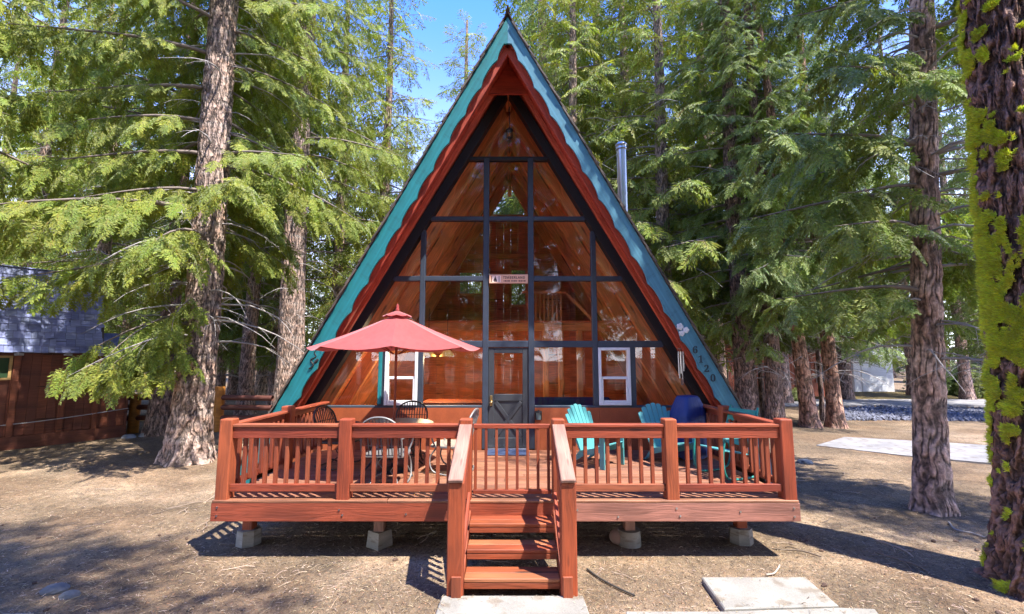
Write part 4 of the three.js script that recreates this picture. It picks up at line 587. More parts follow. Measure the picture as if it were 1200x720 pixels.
{ const a = atY(703, 546, DECK), b = atY(777, 548, DECK), c = atY(852, 556, DECK), G = 'turquoise slatted lounge chairs on the deck';
  adirondack('turquoise slatted lounge chair turned side-on next to the door', a.x, a.z - 0.1, 0.75, tealPlastic, G).scale.setScalar(0.93); adirondack('turquoise slatted lounge chair facing the steps in front of the covered grill', b.x + 0.24, b.z - 0.3, 0.3, tealPlastic, G).scale.setScalar(0.93);
  const C = turned(thing('rocking_chair', 'dark green metal armchair with a turquoise slat seat at the side railing', 'chair'), c.x - 0.08, c.z + 0.1, -1.2), m = greenPlastic;
  for (let k = 0; k < 6; k++) add(C, 'seat_slat', placed(cbox(0.5, 0.022, 0.075, 0.006, k), 0, 0.34 + k * 0.016, -0.2 + k * 0.085, -0.18), tealPlastic);
  for (let k = 0; k < 5; k++) add(C, 'back_slat', placed(cbox(0.5, 0.085, 0.02, 0.006, k), 0, 0.48 + k * 0.11, -0.26 - k * 0.038, -0.33), m);
  for (const s of [-1, 1]) { add(C, 'back_frame', tube([V(s * 0.26, 0.36, -0.22), V(s * 0.26, 0.7, -0.36), V(s * 0.25, 1.0, -0.46)], 0.016, 16, 8), m); add(C, 'arm', placed(cbox(0.06, 0.024, 0.56, 0.008, s), s * 0.29, 0.60, 0.0), tealPlastic); add(C, 'leg', tube([V(s * 0.28, 0.59, 0.25), V(s * 0.28, 0.3, 0.3), V(s * 0.28, 0.06, 0.24), V(s * 0.28, 0.02, 0.0), V(s * 0.28, 0.07, -0.36), V(s * 0.28, 0.3, -0.42), V(s * 0.27, 0.6, -0.32)], 0.015, 40, 8), m); }
}
{ // covered grill: cloth draped over a cart, creased
  const p = atY(806, 540, DECK), G = turned(thing('covered_grill', 'barbecue grill under a blue fabric cover beside the side railing', 'grill'), p.x + 0.14, p.z - 0.25, 0.5), P = [], I = [], n = 72, rows = [[0.03, 0.46, 0.33], [0.2, 0.45, 0.32], [0.5, 0.43, 0.31], [0.78, 0.42, 0.30], [0.84, 0.40, 0.29], [0.98, 0.335, 0.25], [1.14, 0.245, 0.185], [1.165, 0.21, 0.16], [1.175, 0.1, 0.08], [1.178, 0.0, 0.0]];
  rows.forEach(([y, a, b], j) => { for (let i = 0; i <= n; i++) { const t = i / n * 6.28318, c = Math.cos(t), s = Math.sin(t), k = Math.pow(Math.pow(Math.abs(c), 5) + Math.pow(Math.abs(s), 5), -0.2), f = 1 + (j < 6 ? 0.02 * (6 - j) / 6 : 0) * Math.sin(t * 11 + j * 0.35) + 0.012 * Math.sin(t * 23 + j); P.push(a * c * k * f, y + (j === 0 ? 0.015 * Math.sin(t * 7) : 0), b * s * k * f); } });
  for (let j = 0; j + 1 < rows.length; j++) for (let i = 0; i < n; i++) { const a = j * (n + 1) + i; I.push(a, a + n + 1, a + 1, a + 1, a + n + 1, a + n + 2); } const g = new THREE.BufferGeometry(); g.setAttribute('position', new THREE.Float32BufferAttribute(P, 3)); g.setIndex(I); g.computeVertexNormals();
  G.scale.set(0.72, 0.92, 0.76); add(G, 'cover', g, mat(lin(0.013, 0.03, 0.15), { roughness: 0.6, side: THREE.DoubleSide })); for (const [x, z] of [[-0.36, -0.22], [0.36, -0.22], [-0.36, 0.22], [0.36, 0.22]]) add(G, 'wheel', new THREE.CylinderGeometry(0.05, 0.05, 0.03, 14).rotateZ(Math.PI / 2).translate(x, 0.05, z), M.iron);
  add(G, 'strap', placed(cbox(0.93, 0.03, 0.008, 0.002), 0, 0.45, 0.335), M.iron);
}
{ // wind chime under the eave
  const p = atZ(798, 409, -2.75), W = thing('wind_chime', 'silver tube wind chime hanging under the pale roof trim', 'wind chime', p);
  add(W, 'cord', new THREE.CylinderGeometry(0.004, 0.004, 0.5, 5).translate(0, 0.25, 0), M.iron); add(W, 'disc', new THREE.CylinderGeometry(0.065, 0.065, 0.018, 20), M.hand);
  for (let k = 0; k < 6; k++) { const a = k / 6 * 6.283, L = 0.32 + 0.045 * k; add(W, 'tube', new THREE.CylinderGeometry(0.0125, 0.0125, L, 10).translate(Math.cos(a) * 0.05, -0.05 - L / 2, Math.sin(a) * 0.05), M.steel); add(W, 'thread', new THREE.CylinderGeometry(0.002, 0.002, 0.05, 4).translate(Math.cos(a) * 0.05, -0.03, Math.sin(a) * 0.05), M.iron); }
  add(W, 'clapper_cord', new THREE.CylinderGeometry(0.003, 0.003, 0.6, 5).translate(0, -0.3, 0), M.iron); add(W, 'sail', placed(cbox(0.05, 0.11, 0.008, 0.002), 0, -0.62, 0), M.hand);
}
{ const p = atZ(631, 487, ZW + 0.06), L = thing('wall_lantern', 'small grey-green box lantern on the red base wall beside the door', 'wall light', p); add(L, 'back_plate', placed(cbox(0.13, 0.17, 0.02, 0.004), 0, 0, 0.012), M.iron); add(L, 'body', new THREE.CylinderGeometry(0.055, 0.045, 0.13, 6).translate(0, -0.005, 0.085), mat(lin(0.18, 0.27, 0.27), { roughness: 0.3 })); add(L, 'hood', new THREE.ConeGeometry(0.08, 0.05, 6).translate(0, 0.085, 0.085), M.iron); }
{ const p = atZ(597, 157, -2.72), L = thing('hanging_lantern', 'small dark lantern hanging under the peak of the roof', 'lantern', p); add(L, 'rod', new THREE.CylinderGeometry(0.01, 0.01, 0.5, 6).translate(0, 0.32, 0), M.iron); add(L, 'cage', new THREE.CylinderGeometry(0.06, 0.045, 0.16, 6, 1, true).translate(0, 0, 0), M.pane); add(L, 'cap', new THREE.ConeGeometry(0.08, 0.08, 6).translate(0, 0.11, 0), M.iron); add(L, 'bottom', new THREE.CylinderGeometry(0.05, 0.03, 0.03, 6).translate(0, -0.09, 0), M.iron); for (let k = 0; k < 6; k++) { const a = k * 1.0472; add(L, 'bar', new THREE.CylinderGeometry(0.006, 0.006, 0.17, 4).translate(Math.cos(a) * 0.055, 0, Math.sin(a) * 0.055), M.iron); } }
{ const m = thing('door_mat', 'flat blue door mat on the deck boards at the cabin door', 'door mat', V((X1 + X2) / 2, DECK + 0.004, ZW + 0.42)); add(m, 'mat', placed(cbox(0.78, 0.014, 0.46, 0.004), 0, 0.007, 0), mat(lin(0.03, 0.05, 0.11), { roughness: 1 })); add(m, 'border', new THREE.TorusGeometry(0.1, 0.004, 4, 4).scale(3.2, 1.8, 1).rotateX(Math.PI / 2).translate(0, 0.015, 0), mat(lin(0.02, 0.04, 0.12), { roughness: 1 })); }
{ // plaque across the middle bar
  const a = atZ(573, 327, ZW + 0.09), b = atZ(619, 327, ZW + 0.09), w = b.x - a.x, h = 0.19, cv = document.createElement('canvas'); cv.width = 512; cv.height = 112; const c = cv.getContext('2d');
  c.fillStyle = '#dcae90'; c.fillRect(0, 0, 512, 112); c.fillStyle = '#efd9cf'; c.fillRect(40, 12, 110, 88); c.fillStyle = '#3a2a2e'; c.fillRect(24, 16, 9, 80); c.fillRect(124, 16, 9, 80); c.fillRect(73, 20, 9, 50); c.beginPath(); c.moveTo(77, 20); c.lineTo(104, 82); c.lineTo(50, 82); c.fill(); c.fillRect(56, 84, 44, 10);
  c.font = 'bold 47px sans-serif'; c.textAlign = 'left'; c.fillText('TIMBERLAND', 180, 54, 318); c.fillStyle = '#6d4a44'; for (let k = 0, x = 190; x < 480; k++) { const q = 8 + (k * 37 % 23); c.fillRect(x, 74, q, 18); x += q + 5 + (k % 4 === 3 ? 12 : 0); }
  const t = new THREE.CanvasTexture(cv); t.colorSpace = THREE.SRGBColorSpace;
  const S = thing('name_plaque', 'long wooden name plaque with dark lettering on the middle window bar', 'sign', V((a.x + b.x) / 2, a.y, ZW + 0.075)); add(S, 'board', cbox(w, h, 0.022, 0.005), wood(0.6, 0.36, 0.24)); add(S, 'lettering', new THREE.PlaneGeometry(w - 0.02, h - 0.02).translate(0, 0, 0.0135), mat(0xffffff, { map: t, roughness: 0.7 }));
}
{ // house number and ornaments fixed to the trim boards
  const font = await new FontLoader().loadAsync('fonts/droid/droid_serif_bold.typeface.json'), zb = y => zF(y) + 0.034, num = sub(cabin, 'house_number');
  for (const [ch, px, py] of [['6', 814.5, 410], ['1', 821, 421], ['2', 828, 432], ['0', 835.5, 443]]) { let p = atZ(px, py, -2.5); p = atZ(px, py, zb(p.y)); const g = new TextGeometry(ch, { font, size: 0.13, depth: 0.012, curveSegments: 4 }); g.computeBoundingBox(); const bb = g.boundingBox; g.translate(-(bb.min.x + bb.max.x) / 2, -(bb.min.y + bb.max.y) / 2, 0); add(num, 'digit', g.translate(p.x, p.y, p.z), mat(lin(0.015, 0.03, 0.05), { roughness: 0.5 })); }
  const orn = sub(cabin, 'flower_ornament'); for (const [px, py, s] of [[797, 383, 1], [804, 387, 0.9], [799, 391, 0.8]]) { let p = atZ(px, py, -2.5); p = atZ(px, py, zb(p.y) + 0.01); const parts = []; for (let k = 0; k < 5; k++) parts.push(new THREE.SphereGeometry(0.032 * s, 8, 6).scale(1, 1, 0.35).translate(Math.cos(k * 1.257) * 0.035 * s, Math.sin(k * 1.257) * 0.035 * s, 0)); add(orn, 'flower', mergeGeometries(parts).translate(p.x, p.y, p.z), M.white); }
  const sc = sub(cabin, 'scroll_ornament'); { let p = atZ(368, 422, -2.5); p = atZ(368, 422, zb(p.y) + 0.005); add(sc, 'scroll', tube([V(-0.09, -0.16, 0), V(-0.01, -0.1, 0), V(-0.06, 0, 0), V(0.03, 0.06, 0), V(0.0, 0.14, 0), V(0.09, 0.18, 0), V(0.11, 0.11, 0)], 0.013, 40, 6).translate(p.x, p.y, p.z), M.iron); add(sc, 'leaf', new THREE.SphereGeometry(0.04, 10, 8).scale(1.5, 0.7, 0.3).rotateZ(0.8).translate(p.x + 0.04, p.y - 0.02, p.z), M.iron); }
}
// furnishing seen through the glass
{
  const p = [atZ(502, 418, -5.0), atZ(524, 418, -5.0)]; const shade = new THREE.LatheGeometry([[0.03, 0.16], [0.08, 0.14], [0.17, 0.02], [0.18, 0], [0.165, 0.004], [0.075, 0.12]].map(q => new THREE.Vector2(...q)), 24), sm = mat(lin(0.6, 0.36, 0.10), { side: THREE.DoubleSide, emissive: lin(1.0, 0.55, 0.18), emissiveIntensity: 0.08 });
  p.forEach((q, i) => { const L = thing('pendant_lamp', 'yellow glass pendant lamp hanging indoors behind the pane over the table', 'lamp', q, 'pendant lamps behind the glass'); add(L, 'shade', shade, sm); add(L, 'cord', new THREE.CylinderGeometry(0.006, 0.006, 1.0, 6).translate(0, 0.65, 0), M.iron); add(L, 'bulb', new THREE.SphereGeometry(0.04, 12, 8).translate(0, 0.045, 0), mat(lin(0.8, 0.7, 0.5), { emissive: lin(1, 0.8, 0.5), emissiveIntensity: 4 })); const pl = new THREE.PointLight(lin(1, 0.72, 0.42), 1.5); pl.position.set(0, -0.06, 0); pl.castShadow = true; L.add(pl); });
  const T = thing('dining_table', 'long wooden dining table standing indoors behind the glass', 'table', V(-1.1, DECK - 0.02, -4.9)); add(T, 'table_top', placed(cbox(1.9, 0.05, 0.9, 0.01), 0, 0.75, 0), M.tread); for (const [x, z] of [[-0.85, -0.35], [0.85, -0.35], [-0.85, 0.35], [0.85, 0.35]]) add(T, 'leg', placed(cbox(0.08, 0.725, 0.08, 0.008), x, 0.3625, z), M.tread);
  const S = thing('sofa', 'dark blue sofa standing indoors behind the glass beside the door', 'sofa', V(1.3, DECK - 0.02, -4.55)); const b = mat(lin(0.02, 0.03, 0.10), { roughness: 0.9 }); add(S, 'seat', placed(cbox(1.7, 0.3, 0.75, 0.06), 0, 0.27, 0), b); add(S, 'backrest', placed(cbox(1.7, 0.5, 0.2, 0.06), 0, 0.66, 0.28), b); for (const s of [-1, 1]) add(S, 'arm', placed(cbox(0.2, 0.55, 0.8, 0.05), s * 0.955, 0.33, 0), b);
}

// ---------------------------------------------------------------- neighbouring houses, drive, far ground
{ // blue-shingled house
  const P0 = atY(0, 528, 0), P1 = atY(146, 511, 0), e = P1.clone().sub(P0).setY(0), len = e.length(); e.normalize(); const n = V(-e.z, 0, e.x); if (n.z < 0) n.negate();
  const Hs = thing('shingled_house', 'dark brown board-sided house with steep blue-grey shingle roof', 'house'), r = rng(61), A = -4.2, EV = 2.62, W = (s, y, o = 0) => P0.clone().addScaledVector(e, s).addScaledVector(n, o).setY(y);
  const bm = [wood(0.23, 0.064, 0.032), wood(0.19, 0.052, 0.028), wood(0.27, 0.08, 0.038), wood(0.22, 0.068, 0.038)];
  add(Hs, 'wall_core', hexa([W(A, -0.2, -0.02), W(len, -0.2, -0.02), W(len, EV + 0.2, -0.02), W(A, EV + 0.2, -0.02), W(A, -0.2, -7), W(len, -0.2, -7), W(len, EV + 0.2, -7), W(A, EV + 0.2, -7)]), bm[1]);
  for (let s = A; s < len - 0.02; s += 0.2) { const s1 = Math.min(len, s + 0.194), k = r(); add(Hs, 'wall_board', hexa([W(s, 0.34, -0.018), W(s1, 0.34, -0.018), W(s1, EV + 0.15, -0.018), W(s, EV + 0.15, -0.018), W(s, 0.34, 0.012 + 0.006 * k), W(s1, 0.34, 0.012 + 0.006 * k), W(s1, EV + 0.15, 0.012 + 0.006 * k), W(s, EV + 0.15, 0.012 + 0.006 * k)]), bm[Math.floor(r() * 4)]); }
  add(Hs, 'skirt_board', hexa([W(A, -0.1, -0.018), W(len, -0.1, -0.018), W(len, 0.33, -0.018), W(A, 0.33, -0.018), W(A, -0.1, 0.05), W(len, -0.1, 0.05), W(len, 0.33, 0.05), W(A, 0.33, 0.05)]), bm[3]);
  const sAt = px => { let a = 0, b = len; for (let k = 0; k < 30; k++) { const m = (a + b) / 2, q = W(m, 1.5), d = q.clone().sub(CAM), sx = 600 + F * d.x / (-d.z * Math.cos(PITCH) + d.y * Math.sin(PITCH)); if (sx < px) a = m; else b = m; } return (a + b) / 2; };
  const sE = sAt(112), sP = sAt(72);
  for (const s of [sP, sAt(14), sE]) { add(Hs, 'wall_post', hexa([W(s - 0.06, 0.34, 0.02), W(s + 0.06, 0.34, 0.02), W(s + 0.06, EV + 0.12, 0.02), W(s - 0.06, EV + 0.12, 0.02), W(s - 0.06, 0.34, 0.1), W(s + 0.06, 0.34, 0.1), W(s + 0.06, EV + 0.12, 0.1), W(s - 0.06, EV + 0.12, 0.1)]), bm[2]); const q = W(s, EV - 0.02, 0.2); add(Hs, 'bracket', placed(cbox(0.12, 0.16, 0.16, 0.01), q.x, q.y, q.z), mat(lin(0.34, 0.36, 0.42))); }
  // steep shingle skirt
  const up = V(0, 1, 0).addScaledVector(n, -0.2).normalize(), out = n.clone().addScaledVector(V(0, 1, 0), 0.2).normalize(), RW = (s, t, o) => W(s, EV, 0.32).addScaledVector(up, t).addScaledVector(out, o), rows = 12, ex = 0.2;
  add(Hs, 'roof_deck', hexa([RW(A, -0.02, -0.1), RW(sE, -0.02, -0.1), RW(sE, rows * ex, -0.1), RW(A, rows * ex, -0.1), RW(A, 0, -0.002), RW(sE, 0, -0.002), RW(sE, rows * ex, -0.002), RW(A, rows * ex, -0.002)]), shakeMats[3]);
  const sm2 = wood(0.12, 0.12, 0.17);
  add(Hs, 'roof_top', hexa([RW(A, rows * ex, 0.05), RW(sE, rows * ex, 0.05), W(sE, EV + 2.55, -4), W(A, EV + 2.55, -4), RW(A, rows * ex, -0.05), RW(sE, rows * ex, -0.05), W(sE, EV + 2.45, -4), W(A, EV + 2.45, -4)]), sm2);
  add(Hs, 'roof_end', hexa([RW(sE - 0.05, 0, -0.1), RW(sE - 0.001, 0, -0.1), RW(sE - 0.001, rows * ex, -0.1), RW(sE - 0.05, rows * ex, -0.1), W(sE - 0.05, EV, -4), W(sE - 0.001, EV, -4), W(sE - 0.001, EV + 2.45, -4), W(sE - 0.05, EV + 2.45, -4)]), bm[0]);
  const sm = [[0.31, 0.38, 0.74], [0.25, 0.30, 0.60], [0.38, 0.46, 0.84], [0.30, 0.36, 0.62], [0.34, 0.40, 0.78]].map(c => wood(...c, { roughness: 0.8 }));
  for (let k = 0; k < rows; k++) { let s = sE - r() * 0.08; while (s > A + 0.9) { const w = 0.12 + r() * 0.13, a = s - w + 0.006, dr = r() * 0.02; add(Hs, 'shingle', hexa([RW(a, k * ex - 0.01 - dr, 0.012), RW(s, k * ex - 0.01 - dr, 0.012), RW(s, (k + 1) * ex + 0.04, 0), RW(a, (k + 1) * ex + 0.04, 0), RW(a, k * ex - 0.01 - dr, 0.032), RW(s, k * ex - 0.01 - dr, 0.032), RW(s, (k + 1) * ex + 0.04, 0.008), RW(a, (k + 1) * ex + 0.04, 0.008)]), sm[Math.floor(r() * 5)]); s -= w; } }
  // lean-to roof on the end
  add(Hs, 'lean_to_roof', hexa([W(sE + 0.01, EV + 0.55, -0.3), W(len + 0.6, EV + 0.55, -0.3), W(len + 0.6, EV + 0.12, 0.2), W(sE + 0.01, EV + 0.12, 0.2), W(sE + 0.01, EV + 0.62, -0.3), W(len + 0.6, EV + 0.62, -0.3), W(len + 0.6, EV + 0.19, 0.2), W(sE + 0.01, EV + 0.19, 0.2)]), sm[1]);
  const wn = sub(Hs, 'window'), s0 = sAt(2) - 1.0, s1 = sAt(9); const win = (a, b, c, d, o, m, nm) => add(wn, nm, hexa([W(a, c, o - 0.03), W(b, c, o - 0.03), W(b, d, o - 0.03), W(a, d, o - 0.03), W(a, c, o), W(b, c, o), W(b, d, o), W(a, d, o)]), m);
  const yf = wood(0.55, 0.36, 0.14); win(s0, s1, 1.86, 1.92, 0.08, yf, 'sill'); win(s0, s1, 2.46, 2.52, 0.08, yf, 'frame'); win(s1 - 0.06, s1, 1.922, 2.458, 0.08, yf, 'frame'); win(s0, s1 - 0.062, 1.922, 2.458, 0.05, mat(lin(0.03, 0.06, 0.03), { roughness: 0.15 }), 'glass');
  add(Hs, 'cable', tube([W(A, 0.62, 0.08), W(0, 0.66, 0.07), W(sP, 0.72, 0.11), W(len, 0.86, 0.06)], 0.012, 40, 5), mat(lin(0.4, 0.4, 0.42)));
  // log railing between the houses
  const L = thing('log_railing', 'log railing with orange peeled posts and dark red rails behind the massive fir', 'railing'), om = wood(0.60, 0.24, 0.035), rm = wood(0.15, 0.045, 0.03), zr = -9.6;
  const qa = atZ(157, 488, zr), qb = atZ(257, 470, zr); for (const [q, h0, h1] of [[qa, 0, atZ(157, 464, zr).y], [qb, 0, atZ(257, 455, zr).y]]) add(L, 'post', new THREE.CylinderGeometry(0.15, 0.16, h1 - h0 + 0.1, 14).translate(q.x, (h0 + h1) / 2, zr), om);
  for (const y of [0.45, 0.8, 1.12]) add(L, 'rail', tube([V(qa.x - 1.6, y, zr + 0.04), V((qa.x + qb.x) / 2, y + 0.03, zr), V(qb.x + 1.8, y, zr + 0.05)], 0.09, 10, 9), rm);
}
{ // red house beyond the trunks
  const Hr = thing('red_house', 'red-brown wooden house with brown roof partly hidden by the trunk cluster', 'house'), z = CAM.z - 29, sm = [wood(0.46, 0.11, 0.045), wood(0.40, 0.09, 0.04), wood(0.5, 0.13, 0.06)], r = rng(71);
  const X = px => (px - 600) / F * 29.2, x0 = X(800), x1 = X(992), xm = X(868);
  const wall = (a, b, h, zz) => { add(Hr, 'wall', placed(cbox(b - a, h + 0.2, 6, 0.01), (a + b) / 2, h / 2 - 0.1, zz - 3.03), sm[1]); for (let x = a; x < b - 0.1; x += 0.42) add(Hr, 'wall_board', placed(cbox(Math.min(0.405, b - x), h, 0.03, 0.006, Math.round(x)), x + Math.min(0.405, b - x) / 2, h / 2, zz), sm[Math.floor(r() * 3)]); };
  wall(xm + 0.05, x1, 2.9, z); wall(x0, xm, 6.4, z + 0.4);
  add(Hr, 'roof', hexa([V(xm - 0.2, 2.8, z + 0.7), V(x1 + 0.5, 2.8, z + 0.7), V(x1 + 0.5, 4.9, z - 3), V(xm - 0.2, 4.9, z - 3), V(xm - 0.2, 2.95, z + 0.7), V(x1 + 0.5, 2.95, z + 0.7), V(x1 + 0.5, 5.05, z - 3), V(xm - 0.2, 5.05, z - 3)]), shakeMats[0]);
  add(Hr, 'roof', hexa([V(x0 - 0.4, 6.3, z + 1), V(xm + 0.4, 6.3, z + 1), V(xm + 0.4, 8.4, z - 3), V(x0 - 0.4, 8.4, z - 3), V(x0 - 0.4, 6.45, z + 1), V(xm + 0.4, 6.45, z + 1), V(xm + 0.4, 8.55, z - 3), V(x0 - 0.4, 8.55, z - 3)]), shakeMats[0]);
  for (const [px, y0, y1, w, zz] of [[905, 0.9, 2.2, 1.2, z], [935, 0.0, 2.1, 1.0, z], [962, 0.9, 2.2, 1.4, z], [835, 3.6, 4.9, 1.2, z + 0.4], [835, 0.9, 2.2, 1.2, z + 0.4]]) { const W = sub(Hr, 'window'), x = X(px); add(W, 'glass', placed(cbox(w - 0.14, y1 - y0 - 0.14, 0.03, 0.004), x, (y0 + y1) / 2, zz + 0.035), mat(lin(0.02, 0.03, 0.03), { roughness: 0.1 })); for (const s of [-1, 1]) { add(W, 'frame', placed(cbox(0.07, y1 - y0, 0.06, 0.006), x + s * (w / 2 - 0.035), (y0 + y1) / 2, zz + 0.04), M.hand); add(W, 'frame', placed(cbox(w - 0.142, 0.07, 0.06, 0.006), x, s > 0 ? y1 - 0.035 : y0 + 0.035, zz + 0.04), M.hand); } }
}
{ // white garage by the road
  const z = CAM.z - 33, X = px => (px - 600) / F * 33.2, G = thing('white_garage', 'white garage with a low grey roof beyond the lawn', 'garage'), x0 = X(994), x1 = X(1040), w = x1 - x0;
  add(G, 'wall', placed(cbox(w, 2.5, 4, 0.02), (x0 + x1) / 2, 1.2, z - 2), M.white); add(G, 'roof', hexa([V(x0 - 0.4, 2.42, z + 0.5), V(x1 + 0.4, 2.42, z + 0.5), V(x1 + 0.4, 3.9, z - 2.2), V(x0 - 0.4, 3.9, z - 2.2), V(x0 - 0.4, 2.56, z + 0.5), V(x1 + 0.4, 2.56, z + 0.5), V(x1 + 0.4, 4.04, z - 2.2), V(x0 - 0.4, 4.04, z - 2.2)]), mat(lin(0.2, 0.2, 0.22)));
  const d = sub(G, 'garage_door'); for (let k = 0; k < 4; k++) add(d, 'panel', placed(cbox(w * 0.62, 0.47, 0.05, 0.015), (x0 + x1) / 2, 0.3 + k * 0.485, z + 0.03), mat(lin(0.6, 0.62, 0.66), { roughness: 0.5 }));
}
{ // drive, far road, lawn strip, slate gravel
  const flatGeo = (pts, y) => { const s = new THREE.Shape(pts.map(p => new THREE.Vector2(p.x, -p.z))); return new THREE.ExtrudeGeometry(s, { depth: 0.2, bevelEnabled: false }).rotateX(-Math.PI / 2).translate(0, y - 0.2, 0); };
  const asph = new THREE.MeshStandardMaterial({ color: lin(0.40, 0.40, 0.43), map: concreteTex, roughness: 0.95 });
  structure('driveway', flatGeo([[957, 524], [990, 514], [1080, 519], [1160, 524], [1330, 531], [1330, 562], [1160, 545], [1060, 536]].map(q => atY(...q, 0)), 0.045), asph, 'pale grey paved drive beside the yard');
  structure('road', flatGeo([V(13, 0, CAM.z - 27), V(90, 0, CAM.z - 27), V(90, 0, CAM.z - 23.6), V(13.5, 0, CAM.z - 23.6)], 0.06), asph, 'pale grey road beyond the trees');
  structure('yard_road', flatGeo([V(-60, 0, 15.5), V(60, 0, 15.5), V(60, 0, 19.5), V(-60, 0, 19.5)], 0.06), asph, 'pale road across from the cabin');
  const lawn = new THREE.MeshStandardMaterial({ color: lin(0.36, 0.36, 0.16), map: litter.g, bumpMap: litter.b, bumpScale: 0.05, roughness: 1 });
  structure('lawn', flatGeo([V(10, 0, CAM.z - 33), V(90, 0, CAM.z - 33), V(90, 0, CAM.z - 27.2), V(10, 0, CAM.z - 27.2)], 0.05), lawn, 'dry yellow-green lawn strip before the red house');
  const r = rng(81), g = new THREE.IcosahedronGeometry(0.07, 0), im = new THREE.InstancedMesh(g, mat(lin(0.115, 0.12, 0.155), { roughness: 0.9, flatShading: true }), 2600), m = new THREE.Matrix4(), q = new THREE.Quaternion(), E = new THREE.Euler(), c = new THREE.Color();
  for (let k = 0; k < 2600; k++) { const p = atY(lerp(985, 1175, r()), lerp(478, 492, r()) , 0); E.set(r() * 3, r() * 3, r() * 3); q.setFromEuler(E); m.compose(V(p.x, groundY(p.x, p.z) + 0.02, p.z), q, V(0.6 + r() * 1.6, 0.4 + r() * 0.6, 0.6 + r() * 1.2)); im.setMatrixAt(k, m); const b = 0.7 + r() * 0.8; im.setColorAt(k, c.setRGB(b, b, b)); }
  im.name = 'slate_gravel'; im.userData = { kind: 'stuff', label: 'bluish slate gravel bed beside the far road', category: 'gravel' }; im.castShadow = im.receiveShadow = true; scene.add(im);
}
{ // shrubs
  const r = rng(91), leaf = new THREE.BufferGeometry(), P = []; for (let k = 0; k < 14; k++) { const a = r() * 6.283, b = r() * 1.3, d = V(Math.cos(a) * Math.sin(b), Math.cos(b) + 0.1, Math.sin(a) * Math.sin(b)), s = d.clone().cross(V(r() - 0.5, r() - 0.5, r() - 0.5)).normalize().multiplyScalar(0.018), o = V((r() - 0.5) * 0.1, r() * 0.06, (r() - 0.5) * 0.1), t = o.clone().addScaledVector(d, 0.09), w = o.clone().addScaledVector(d, 0.045); for (const q of [o, w.clone().add(s), t, o, t, w.clone().sub(s)]) P.push(q.x, q.y, q.z); } leaf.setAttribute('position', new THREE.Float32BufferAttribute(P, 3)); leaf.computeVertexNormals();
  const ms = [needle(0.26, 0.30, 0.10), needle(0.16, 0.24, 0.07), needle(0.30, 0.27, 0.13)]; ms.forEach(m => { m.vertexColors = false; });
  function shrub(x, z, R, h, k, label, group) { const T = thing('shrub', label, 'shrub', V(x, groundY(x, z), z), group), rr = rng(Math.round(x * 13 + z * 7)), N = Math.round(420 * R * R + 260), im = new THREE.InstancedMesh(leaf, ms[k], N), m = new THREE.Matrix4(), q = new THREE.Quaternion(), E = new THREE.Euler(), c = new THREE.Color(), st = [];
    for (let i = 0; i < N; i++) { const a = rr() * 6.283, u = Math.pow(rr(), 0.4), el = rr(), lob = 0.75 + 0.35 * Math.sin(a * 3 + x) * Math.sin(a * 5 + z), y = h * Math.sin(el * 1.5) * u * lob, q2 = R * Math.cos(el * 1.4) * u * lob; E.set(rr() - 0.5, rr() * 6.28, rr() - 0.5); q.setFromEuler(E); const s = 0.8 + rr() * 1.0; m.compose(V(Math.cos(a) * q2, y + 0.04, Math.sin(a) * q2), q, V(s, s, s)); im.setMatrixAt(i, m); const b = 0.7 + rr() * 0.6; im.setColorAt(i, c.setRGB(b, b, b * 0.9)); }
    for (let i = 0; i < 7; i++) { const a = i * 0.9 + x, t = 0.3 + 0.6 * rr(); st.push(tube([V(0, -0.05, 0), V(Math.cos(a) * R * t * 0.4, h * 0.4, Math.sin(a) * R * t * 0.4), V(Math.cos(a) * R * t, h * 0.75, Math.sin(a) * R * t)], 0.014, 5, 4)); }
    add(T, 'stems', mergeGeometries(st), limbMat); im.name = 'foliage'; im.userData.kind = 'stuff'; im.castShadow = im.receiveShadow = true; T.add(im); }
  for (const [px, d, R, h, k] of [[1118, 30, 1.6, 1.9, 1], [1150, 28, 1.5, 1.7, 0], [1078, 34, 1.3, 1.2, 0], [930, 26, 0.7, 0.6, 0], [1180, 31, 1.8, 2.2, 1]]) { const p = far(px, d); shrub(p.x, p.z, R, h, k, 'leafy green shrub at the edge of the far road', 'shrubs along the far road'); }
  for (const [x, z, R, h, k] of [[-9, 11.6, 1.2, 1.0, 0], [-6.4, 12.4, 1.3, 1.1, 2], [-4.4, 11.2, 1.1, 0.9, 0], [-1.6, 12.2, 1.2, 1.1, 2], [0.6, 11.3, 1.2, 1.0, 0], [2.2, 12.9, 1.3, 1.2, 0], [4.6, 12.4, 1.2, 1.0, 2], [6.3, 11.4, 1.3, 1.1, 0], [8.6, 12.2, 1.2, 1.0, 1], [11, 11.8, 1.3, 1.2, 0]]) shrub(x, z, R, h, k, 'low grey-green brush across the yard facing the cabin', 'brush across the yard');
}
